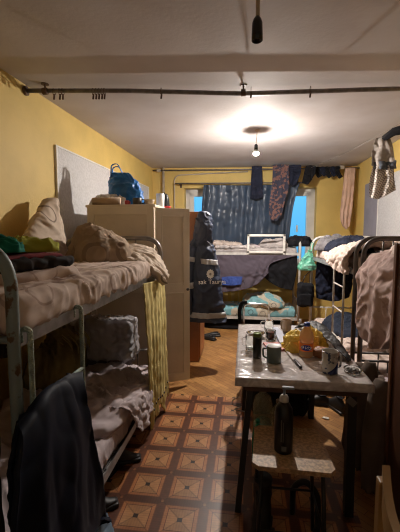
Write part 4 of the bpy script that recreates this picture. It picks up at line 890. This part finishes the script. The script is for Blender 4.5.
for i, (y, ln) in enumerate(((2.42, .62), (2.22, .70), (2.03, .66))):
    bm = B(); tube(bm, [(.72, y - .06, .05), (.73, y - .05, .09), (.76, y, ln * .5), (.795, y + .05, ln * .9), (.80, y + .055, ln)], [.04, .055, .062, .055, .03], 20)
    for v in bm.verts: v.co += (v.co - Vector((.76, y, v.co.z))) * .35 * fold(v.co, 9, 165 + i)
    tag(obj('cloth_roll', bm, cloth_mat('dull_beige_roll', (.15, .11, .085)), smooth=True), ('farthest', 'middle', 'nearest')[i] + ' of the three long dull beige rolls leaning against the right bunk', 'roll', 'long rolls leaning on the right bunk')
t = thing('board', 'tall dark brown board standing against the bunk at the right edge', 'board', (.805, 1.66, 0))
bm = B(); box(bm, (.805, 1.66, .735), (.022, .60, 1.45), bev=.003); obj('panel', bm, DARKWOOD, t, world=True)
bm = B(); box(bm, (.789, 1.945, .735), (.010, .03, 1.45), bev=.002); obj('edge_strip', bm, mat('mid_brown_edging', (.14, .055, .022), .5), t, world=True)
# wooden chair, near right
CHW = mat('pale_yellow_pine', (.33, .19, .07), .45, var=.25, vs=5)
t = thing('wooden_chair', 'pale pine chair at the bottom right corner, mostly out of view', 'chair', (.595, .83, 0), R(90))
for x, y, z in ((-.18, .19, .80), (.18, .19, .80)):
    bm = B(); box(bm, (x, y, z / 2), (.035, .03, z), bev=.005); obj('leg', bm, CHW, t)
for x in (-.18, .18):
    bm = B(); box(bm, (x, -.17, .215), (.035, .035, .43), bev=.005); obj('leg', bm, CHW, t)
bm = B(); box(bm, (0, .01, .44), (.42, .42, .025), bev=.008); obj('seat', bm, CHW, t)
V = []; bm = B()
for i in range(17):
    x = -.20 + .40 * i / 16; dz = -.05 * math.sin(PI * i / 16); dy = .04 * math.sin(PI * i / 16); col = []
    for (yy, zz) in ((0, 0), (.022, 0), (.022, .085), (0, .085)): col.append(bm.verts.new((x, .165 + dy + yy, .745 + dz + zz)))
    V.append(col)
for a, b in zip(V, V[1:]):
    for k in range(4): bm.faces.new((a[k], a[(k + 1) % 4], b[(k + 1) % 4], b[k]))
bm.faces.new(V[0][::-1]); bm.faces.new(V[-1]); obj('top_rail', bm, CHW, t)
bm = B(); box(bm, (0, .195, .60), (.33, .015, .05), bev=.003); obj('back_rail', bm, CHW, t)

# ------------------------------------------------------------------ table
TZ = .745
t = thing('table', 'rectangular table with dark legs standing between the bunks', 'table', (.31, 2.38, 0))
bm = B(); box(bm, (.31, 2.375, TZ - .012), (.67, 1.12, .022), bev=.004); obj('tabletop', bm, mat('pale_table_laminate', (.42, .36, .33), .4), t, world=True)
APR = mat('dark_brown_apron_wood', (.10, .05, .03), .55, var=.2)
bm = B()
for c_, s_ in (((.31, 1.86, TZ - .055), (.58, .022, .06)), ((.31, 2.89, TZ - .055), (.58, .022, .06)), ((.02, 2.375, TZ - .055), (.022, 1.03, .06)), ((.60, 2.375, TZ - .055), (.022, 1.03, .06))): box(bm, c_, s_)
obj('apron', bm, APR, t, world=True)
LEGD = mat('near_black_leg_paint', (.014, .012, .011), .45)
for a, b, wd in (((.045, 1.885, TZ - .03), (-.02, 1.80, 0), .032), ((.575, 1.885, TZ - .03), (.57, 1.85, 0), .045), ((.05, 2.86, TZ - .03), (.01, 2.90, 0), .032), ((.57, 2.86, TZ - .03), (.56, 2.86, 0), .04)):
    a, b = Vector(a), Vector(b); bm = B(); vs = []
    for p in (a, b): vs.append([bm.verts.new(p + Vector((sx * wd / 2, sy * wd / 2, 0))) for sx, sy in ((-1, -1), (1, -1), (1, 1), (-1, 1))])
    bm.faces.new(vs[0]); bm.faces.new(vs[1][::-1])
    for k in range(4): bm.faces.new((vs[0][k], vs[0][(k + 1) % 4], vs[1][(k + 1) % 4], vs[1][k]))
    o = obj('leg', bm, LEGD, t, world=True)
bm = B(); box(bm, (.31, 2.86, .34), (.50, .02, .035)); obj('stretcher', bm, APR, t, world=True)
bm = B(); box(bm, (.567, 1.853, .63), (.052, .004, .035), rot=(0, R(40), 0)); obj('sticker', bm, mat('dull_pale_sticker', (.16, .14, .13), .6), t, world=True, label='dull pale square sticker on the front right leg')
# plastic film cover
m, n, l, p = nodes('table_film_cover'); p.inputs['Roughness'].default_value = .13; p.inputs['Base Color'].default_value = (.60, .55, .53, 1)
tcn = n.new('ShaderNodeTexCoord'); nz = n.new('ShaderNodeTexNoise'); nz.inputs['Scale'].default_value = 9; nz.inputs['Detail'].default_value = 5; nz.inputs['Distortion'].default_value = 2.5; l.new(tcn.outputs['Object'], nz.inputs['Vector'])
rr = n.new('ShaderNodeValToRGB'); rr.color_ramp.elements[0].position = .35; rr.color_ramp.elements[0].color = (.52, .47, .46, 1); rr.color_ramp.elements[1].position = .65; rr.color_ramp.elements[1].color = (.74, .70, .69, 1)
l.new(nz.outputs['Fac'], rr.inputs[0]); l.new(rr.outputs[0], p.inputs['Base Color'])
bp = n.new('ShaderNodeBump'); bp.inputs['Strength'].default_value = .5; bp.inputs['Distance'].default_value = .012; l.new(nz.outputs['Fac'], bp.inputs['Height']); l.new(bp.outputs[0], p.inputs['Normal'])
COVER = m
bm = B(); nx, ny = 60, 90; V = []
for i in range(nx):
    col = []
    for j in range(ny):
        u = -1 + 2 * i / (nx - 1); v = -1 + 2 * j / (ny - 1); hx, hy = .343, .570
        x = u * (hx + .045); y = v * (hy + .045); ox = max(0, abs(x) - hx); oy = max(0, abs(y) - hy); o_ = max(ox, oy)
        X = max(-hx, min(hx, x)) + (math.copysign(min(ox, .004), x)); Y = max(-hy, min(hy, y)) + math.copysign(min(oy, .004), y)
        z = TZ + .004 - max(0, o_ - .003) + .0016 * fold(Vector((x, y, 0)), 9, 170) * (1 if o_ == 0 else 0)
        if o_ > .003: X += math.copysign(.003 * (1 + noise.noise(Vector((x * 12, y * 12, 3)))), x) if ox > 0 else 0; Y += math.copysign(.003 * (1 + noise.noise(Vector((x * 12, y * 12, 5)))), y) if oy > 0 else 0
        col.append(bm.verts.new((.31 + X, 2.375 + Y, z)))
    V.append(col)
grid(bm, V, nx, ny); o = obj('table_cover', bm, COVER, smooth=True); solid(o, .0015, 1); tag(o, 'wrinkled pale plastic film covering the table top', 'tablecloth')
TT = TZ + .0065
# table things
t = thing('drink_can', 'tall black energy drink can with a green top on the table', 'can', (.085, 2.12, TT))
bm = B(); lathe(bm, [(.024, 0), (.027, .006), (.027, .135)], seg=28); obj('can_body', bm, mat('black_can_print', (.012, .014, .012), .3, .3, col2=(.10, .11, .09), vs=34, c0=.30, c1=.36), t, smooth=True)
bm = B(); lathe(bm, [(.027, .135), (.0272, .140), (.024, .152), (.022, .156), (.020, .152)], seg=28); obj('can_top', bm, mat('olive_green_metal', (.14, .18, .05), .35, .5), t, smooth=True)
GREENM = mat('green_grey_enamel', (.12, .155, .135), .4, col2=(.16, .19, .165), vs=14)
t = mug('mug', 'green grey enamel mug beside the black can on the table', 'mug', (.182, 2.06, TT), .042, .098, GREENM, R(172), hs=.9)
bm = B(); lathe(bm, [(.042, .096), (.0435, .098), (.042, .100), (.038, .098)], seg=28); obj('rim', bm, mat('pale_mug_rim', (.45, .44, .4), .4), t, smooth=True)
mug('glass_mug', 'clear glass mug at the left edge of the table behind the can', 'mug', (.045, 2.27, TT), .03, .10, GLASS, R(170))
mug('glass_mug', 'clear glass mug near the far end of the table beside the beige cup', 'mug', (.20, 2.76, TT), .036, .085, GLASS, R(175))
t = mug('glass', 'low glass of dark red brown drink on the table', 'glass', (.195, 2.50, TT), .036, .075, GLASS, hs=0, liquid=(.062, mat('red_brown_liquid', (.10, .02, .012), .2)))
mug('cup', 'beige cup at the far end of the table behind the yellow bag', 'cup', (.335, 2.74, TT), .042, .095, mat('beige_card_cup', (.40, .29, .20), .6), R(185), taper=.75, hs=.6)
t = thing('metal_bowl', 'shallow steel bowl with white scraps on the far left of the table', 'bowl', (.09, 2.57, TT))
bm = B(); lathe(bm, [(.035, 0), (.055, .012), (.068, .032), (.070, .033), (.054, .014), (.03, .004)], seg=30); obj('bowl_body', bm, CHROME, t, smooth=True)
bm = B(); rbox(bm, (.0, 0, .022), (.06, .05, .02), .008, n=(10, 10, 4), amp=.012, s=40, seed=3); obj('scraps', bm, WHITEP, t, smooth=True)
bm = B(); box(bm, (0, 0, .006), (.11, .16, .012), bev=.002); o = obj('booklet', bm, mat('pink_print_paper', (.55, .16, .12), .5, col2=(.30, .34, .60), vs=12, c0=.45, c1=.5)); o.location = (.205, 2.34, TT); o.rotation_euler = (0, 0, R(12)); tag(o, 'pink and blue booklet lying behind the green grey mug', 'booklet')
t = sheet('napkin', [[(.25, 2.40, TT + .012), (.30, 2.42, TT + .014)], [(.235, 2.62, TT + .03), (.30, 2.63, TT + .012)], [(.23, 2.80, TT + .014), (.275, 2.80, TT + .012)]], mat('white_blue_paper', (.58, .60, .72), .6), nu=14, nv=26, amp=.005, s=14, seed=4, thick=.002); tag(t, 'crumpled white paper lying between glass and yellow bag', 'paper')
t = thing('table_knife', 'kitchen knife with black handle lying diagonally on the table', 'knife', (.31, 2.10, TT))
ka, kb, kc = Vector((.268, 2.34, TT + .010)), Vector((.308, 2.075, TT + .010)), Vector((.355, 1.955, TT + .009))
bm = B(); d = (kb - ka).normalized(); s_ = Vector((d.y, -d.x, 0))
q = [ka, ka + s_ * .010 + d * .03, kb + s_ * .012, kb - s_ * .010, ]; a_ = [bm.verts.new(v + Vector((0, 0, .001))) for v in q]; b_ = [bm.verts.new(v - Vector((0, 0, .001))) for v in q]
bm.faces.new(a_); bm.faces.new(b_[::-1]); [bm.faces.new((a_[k], a_[(k + 1) % 4], b_[(k + 1) % 4], b_[k])) for k in range(4)]
obj('blade', bm, mat('worn_steel', (.45, .42, .40), .3, .9), t, world=True)
bm = B(); kh = kb + (kb - ka).normalized() * .12; tube(bm, [kb - d * .012, kb + d * .02, kb + d * .06, kb + d * .105, kb + d * .115], [.008, .010, .0085, .010, .006], 12, flat=.7); obj('handle', bm, BLACKM, t, world=True, smooth=True)
YB = film_mat('thin_yellow_plastic', (.95, .68, .12), 1.3, 22, .3)
bm = B(); heap(bm, (.335, 2.33, TT), .085, .10, .115, seed=181, amp=.032, s=12, n=2.2, lump=.5); tag(obj('plastic_bag', bm, YB, smooth=True), 'crumpled yellow plastic bag left of the orange label bottle', 'bag')
bm = B(); heap(bm, (.475, 2.36, TT), .075, .09, .135, seed=182, amp=.032, s=12, n=2.2, lump=.5); tag(obj('plastic_bag', bm, YB, smooth=True), 'crumpled yellow plastic bag right of and behind the orange label bottle', 'bag')
bo = Vector((.390, 2.19, TT)); t = thing('drink_bottle', 'small orange drink bottle with blue cap and orange label on the table', 'bottle', bo)
OJ = mat('pale_orange_drink', (.85, .62, .36), .15, trans=.55, ior=1.2)
bm = B(); lathe(bm, [(.028, 0), (.033, .006), (.034, .02), (.031, .05), (.032, .085), (.034, .11), (.030, .140), (.018, .165), (.012, .175), (.012, .190)], seg=30); obj('bottle_body', bm, OJ, t, smooth=True)
bm = B(); lathe(bm, [(.0145, .180), (.015, .182), (.015, .198), (.013, .200)], seg=24); obj('cap', bm, mat('blue_cap', (.02, .06, .35), .4), t, smooth=True)
bm = B(); lathe(bm, [(.0325, .036), (.0328, .038), (.0328, .082), (.0325, .084)], seg=30); lb = obj('label', bm, mat('orange_label_print', (.85, .20, .02), .45), t, smooth=True)
aa = math.atan2(-bo.y, -bo.x)
def on_round(r, z, size, sq=1.0): # frame tangent to a round body facing the viewer
    n_ = Vector((-bo.x, -bo.y, 0)).normalized(); x_ = Vector((0, 0, 1)).cross(n_)
    return Matrix(((x_.x, 0, n_.x, n_.x * r), (x_.y, 0, n_.y, n_.y * r), (x_.z, 1, n_.z, z), (0, 0, 0, 1)))
bm = B(); lathe(bm, [(.023, 0), (.023, .0045)], seg=24, sy=.72); bm.transform(on_round(.0290, .060, 1)); obj('logo_field', bm, mat('deep_blue_print', (.015, .03, .28), .45), lb)
M_ = Matrix.Translation(bo) @ on_round(.0345, .060, 1) @ Matrix.Rotation(R(-6), 4, 'Z'); words('logo_text', 'ФИZ', .024, M_, mat('white_label_print', (.8, .8, .8), .5), lb, ext=.0006)
bpy.data.objects['drink_bottle'].scale = (1.3, 1.3, 1.06)
t = thing('small_bottle', 'tiny white bottle at the far end of the table', 'bottle', (.452, 2.84, TT))
bm = B(); lathe(bm, [(.014, 0), (.016, .003), (.016, .05), (.009, .058)], seg=20); obj('bottle_body', bm, mat('cream_plastic', (.62, .52, .42), .4), t, smooth=True)
bm = B(); lathe(bm, [(.010, .056), (.010, .078), (.008, .08)], seg=18); obj('cap', bm, WHITEP, t, smooth=True)
bm = B(); rbox(bm, (.50, 2.17, TT + .028), (.15, .09, .055), .026, rot=(0, 0, R(-28)), n=(20, 14, 8), amp=.006, s=14, seed=183); tag(obj('bread_loaf', bm, mat('brown_bread_crust', (.38, .15, .05), .6, var=.35, vs=14, bump=.3, bs=40), smooth=True), 'piece of brown bread behind the tall printed mug', 'bread')
GBAG = mat('grey_black_plastic', (.05, .047, .05), .62, var=.4, vs=12, bump=.3, bs=22)
sheet('plastic_bag', [[(.40, 2.75, TT + .03), (.50, 2.82, TT + .03), (.60, 2.84, TT + .02)], [(.42, 2.56, TT + .10), (.52, 2.60, TT + .12), (.61, 2.62, TT + .06)], [(.49, 2.40, TT + .10), (.56, 2.44, TT + .11), (.625, 2.45, TT + .05)], [(.55, 2.24, TT + .07), (.60, 2.27, TT + .07), (.635, 2.28, TT + .03)], [(.61, 2.08, TT + .015), (.625, 2.10, TT + .02), (.64, 2.12, TT + .012)]], GBAG, nu=44, nv=60, amp=.009, s=12, seed=184, thick=.006)
tag([o for o in C.objects if o.name.startswith('plastic_bag')][-1], 'dark grey plastic bag crumpled along the right side of the table', 'bag')
mo = Vector((.470, 1.93, TT)); WM = mat('white_mug_glaze', (.50, .47, .43), .3, col2=(.03, .04, .10), vs=38, c0=.40, c1=.43)
t = mug('mug', 'tall white mug with dark blue print at the front of the table', 'mug', mo, .043, .125, WM, R(10), hs=.85, taper=.93)
bm = B()
V = []
for i in range(13):
    a = R(-125) + R(85) * i / 12; zt_ = .012 + .055 * (i / 12) ** 1.2; col = []
    for z in (.006, zt_ * .5, zt_ + .004): col.append(bm.verts.new((.0422 * math.cos(a), .0422 * math.sin(a), z)))
    V.append(col)
grid(bm, V, 13, 3); o = obj('blue_print', bm, mat('navy_mug_print', (.012, .025, .13), .35), t, smooth=True); solid(o, .0015)
t = thing('ashtray', 'small clear glass ashtray at the front right corner of the table', 'ashtray', (.598, 1.955, TT))
bm = B(); lathe(bm, [(.040, 0), (.045, .004), (.048, .022), (.045, .024), (.038, .008), (.004, .007)], seg=24); obj('glass_dish', bm, GLASS, t, smooth=True)
bm = B(); rbox(bm, (0, 0, .015), (.05, .04, .014), .006, n=(10, 10, 4), amp=.012, s=50, seed=8); obj('ash', bm, mat('dark_ash', (.08, .075, .07), .8, col2=(.4, .38, .35), vs=60), t, smooth=True)
# chair with tube back beyond the table
t = thing('metal_chair', 'steel tube chair with black back pad beyond the far end of the table', 'chair', (.12, 3.22, 0))
bm = B(); tube(bm, fillet([(-.0, 3.04, .0), (.0, 3.06, .90), (.22, 3.06, .90), (.22, 3.04, .0)], .05, 6), .011, 10); obj('back_frame', bm, CHROME, t, world=True, smooth=True)
bm = B(); tube(bm, fillet([(.0, 3.40, .0), (.0, 3.40, .44), (.0, 3.06, .44)], .03), .011, 10); tube(bm, fillet([(.22, 3.40, .0), (.22, 3.40, .44), (.22, 3.06, .44)], .03), .011, 10); obj('front_frame', bm, CHROME, t, world=True, smooth=True)
bm = B(); rbox(bm, (.11, 3.24, .455), (.27, .34, .04), .018, n=(14, 14, 5)); obj('seat', bm, BLACKC, t, world=True, smooth=True)
bm = B(); tube(bm, fillet([(-.03, 3.05, .70), (-.035, 3.05, .86), (-.01, 3.05, .915), (.03, 3.05, .915)], .05, 6), .018, 12); obj('back_pad', bm, BLACKC, t, world=True, smooth=True)

# ------------------------------------------------------------------ stool and things around it
t = thing('stool', 'small stool with a pale chipboard seat and thin black legs before the table', 'stool', (.22, 1.58, 0))
bm = B(); z = .51; foot = [(x_ * .93, y_ * .93) for x_, y_ in [(.075, 1.525), (.39, 1.515), (.415, 1.545), (.405, 1.85), (.38, 1.875), (.095, 1.875), (.065, 1.85), (.048, 1.55)]]
prism(bm, foot, z, z + .02); obj('seat', bm, mat('pale_chipboard', (.52, .33, .17), .5, var=.45, vs=70, bump=.15, bs=90), t, world=True)
for x, y, dx, dy in ((.085, 1.45, -.02, -.02), (.34, 1.45, .02, -.02), (.085, 1.70, -.02, .02), (.34, 1.70, .02, .02)):
    bm = B(); tube(bm, [(x, y, z), (x + dx, y + dy, 0)], .009, 10); obj('leg', bm, BLACKM, t, world=True, smooth=True)
bm = B()
for a, b in (((.073, 1.438, .22), (.352, 1.438, .22)), ((.073, 1.712, .22), (.352, 1.712, .22)), ((.073, 1.438, .22), (.073, 1.712, .22)), ((.352, 1.438, .22), (.352, 1.712, .22))): tube(bm, [a, b], .006, 8)
obj('leg_brace', bm, BLACKM, t, world=True, smooth=True)
t = thing('pump_bottle', 'black round bottle with silver collar and grey nozzle on the stool', 'bottle', (.185, 1.545, .530))
bm = B(); lathe(bm, [(.038, 0), (.041, .006), (.041, .17), (.037, .20), (.022, .225), (.014, .23), (.014, .238)], seg=32); bd = obj('bottle_body', bm, mat('black_bottle_plastic', (.006, .006, .007), .3), t, smooth=True)
bm = B(); lathe(bm, [(.016, .228), (.020, .232), (.021, .246), (.015, .258), (.008, .262)], seg=24); obj('collar', bm, mat('silver_plastic', (.62, .62, .62), .35, .3), t, smooth=True)
bm = B(); lathe(bm, [(.006, .258), (.006, .285)], seg=12); box(bm, (.016, 0, .292), (.055, .02, .012), bev=.004); obj('nozzle', bm, mat('blue_grey_plastic', (.20, .23, .27), .4), t)
def label_on(c, r, z, w_, h_, a0, m, par, nm):
    bm = B(); V = []
    for i in range(9):
        a = a0 + (i / 8 - .5) * w_ / r; V.append([bm.verts.new((r * math.cos(a), r * math.sin(a), z)), bm.verts.new((r * math.cos(a), r * math.sin(a), z + h_))])
    grid(bm, V, 9, 2); o = obj(nm, bm, m, par); solid(o, .001); return o
for k, (z_, h_, w2, a2) in enumerate(((.018, .022, .022, R(-92)), (.06, .10, .004, R(-110)), (.06, .09, .003, R(-98)))): label_on(None, .0415, z_, w2, h_, a2, mat('grey_bottle_print', (.13, .13, .125), .5), bd, 'printed_mark')
BOT = lambda s: [(.055 * s, 0), (.072 * s, .01), (.074 * s, .05), (.070 * s, .09), (.074 * s, .13), (.074 * s, .21), (.060 * s, .265), (.030 * s, .295), (.020 * s, .305), (.020 * s, .322)]
t = thing('water_bottle', 'large clear plastic bottle on the floor left of the black pump bottle', 'bottle', (.155, 2.62, 0))
bm = B(); lathe(bm, [(a, b * 1.02) for a, b in BOT(1)], seg=34); obj('bottle_body', bm, PLASTIC, t, smooth=True)
bm = B(); lathe(bm, [(.024, .315), (.025, .318), (.025, .338), (.022, .341)], seg=24); tube(bm, fillet([(.02, 0, .322), (.06, 0, .335), (.07, 0, .325)], .02), .004, 6); obj('cap', bm, mat('dull_cap', (.22, .18, .13), .5), t, smooth=True)
bm = B(); lathe(bm, [(.052, .006), (.069, .014), (.071, .05), (.068, .08)], seg=30); obj('water', bm, mat('greenish_water', (.25, .34, .22), .1, trans=.6, ior=1.3), t, smooth=True)
t = thing('water_bottle', 'smaller clear plastic bottle standing just behind the black pump bottle', 'bottle', (.255, 2.45, 0))
bm = B(); lathe(bm, [(a, b * 1.0) for a, b in BOT(.72)], seg=30); obj('bottle_body', bm, PLASTIC, t, smooth=True)
bm = B(); lathe(bm, [(.019, .312), (.019, .332), (.016, .335)], seg=20); obj('cap', bm, mat('dull_cap', (.22, .18, .13), .5), t, smooth=True)
t = thing('water_bottle', 'green tinted bottle on the floor by the front left table leg', 'bottle', (.10, 2.22, 0))
bm = B(); lathe(bm, [(a, b * .9) for a, b in BOT(.5)], seg=30); obj('bottle_body', bm, mat('green_bottle_plastic', (.05, .42, .26), .15, trans=.6, ior=1.2), t, smooth=True)
bm = B(); lathe(bm, [(.015, .285), (.015, .302), (.012, .304)], seg=20); obj('cap', bm, mat('green_cap', (.02, .25, .12), .4), t, smooth=True)
bm = B(); rbox(bm, (.30, 2.95, .25), (.46, .26, .50), .06, n=(26, 16, 24), amp=.025, s=6, seed=191); tag(obj('bag', bm, BLACKC, smooth=True), 'black bulky bag standing under the far end of the table', 'bag')
shoe('black shoe on the floor beyond the table, left one of the pair', (.62, 3.24, 0), R(75), SHOEB, .27, 'shoes beyond the table', .07)
shoe('black shoe on the floor beyond the table, nearer one of the pair', (.64, 3.12, 0), R(82), SHOEB, .27, 'shoes beyond the table', .07)
shoe('black shoe beside the lower bunk right of the pair', (.80, 3.06, 0), R(20), SHOEB, .28, 'shoes beyond the table', .11)
t = thing('shoe_box', 'small grey white box on the floor behind the black shoes', 'box', (.83, 3.40, 0))
bm = B(); box(bm, (.83, 3.40, .04), (.16, .20, .08), bev=.003); obj('box_body', bm, mat('grey_white_card', (.36, .34, .33), .6), t, world=True)
bm = B(); box(bm, (.83, 3.40, .085), (.17, .21, .02), bev=.003); obj('lid', bm, mat('grey_card', (.25, .24, .24), .6), t, world=True)
bm = B(); rbox(bm, (.68, 2.86, .006), (.05, .03, .01), .004, rot=(0, 0, R(-30)), n=(6, 6, 3), amp=.003, s=40); tag(obj('paper_scrap', bm, mat('white_scrap', (.6, .56, .5), .6), smooth=True), 'white paper scrap on the parquet floor under the table', 'scrap')
t = thing('boot', 'tall black boot standing under the left side of the stool', 'boot', (.105, 1.70, 0), R(170))
bm = B(); loft(bm, [(0, -.01, .27, .048, .055), (0, -.01, .20, .044, .052), (0, 0, .11, .045, .062), (0, .03, .07, .046, .10), (0, .04, .03, .047, .125), (0, .04, .012, .047, .125)], seg=30, nv=30, amp=.006, s=12, seed=192); obj('shaft', bm, SHOEB, t, smooth=True)
bm = B(); rbox(bm, (0, .04, .008), (.10, .26, .016), .007, n=(10, 18, 3)); obj('sole', bm, BLACKM, t, smooth=True)
bm = B(); tube(bm, fillet([(.27, 1.80, .02), (.27, 1.79, .18), (.33, 1.77, .235), (.39, 1.76, .17), (.395, 1.75, .012), (.36, 1.66, .012)], .06, 7), .016, 12); tag(obj('strap', bm, BLACKM, smooth=True), 'thick black looped strap under the right side of the stool', 'strap')
bm = B(); tube(bm, fillet([(-.02, 1.90, .60), (-.06, 1.88, .585), (-.055, 1.87, .565), (.0, 1.87, .56), (-.05, 1.86, .545), (.03, 1.87, .53)], .015, 4), .003, 6); tag(obj('wire', bm, mat('pale_grey_wire', (.45, .45, .45), .4), smooth=True), 'pale grey wire wound round the front left table leg', 'wire')
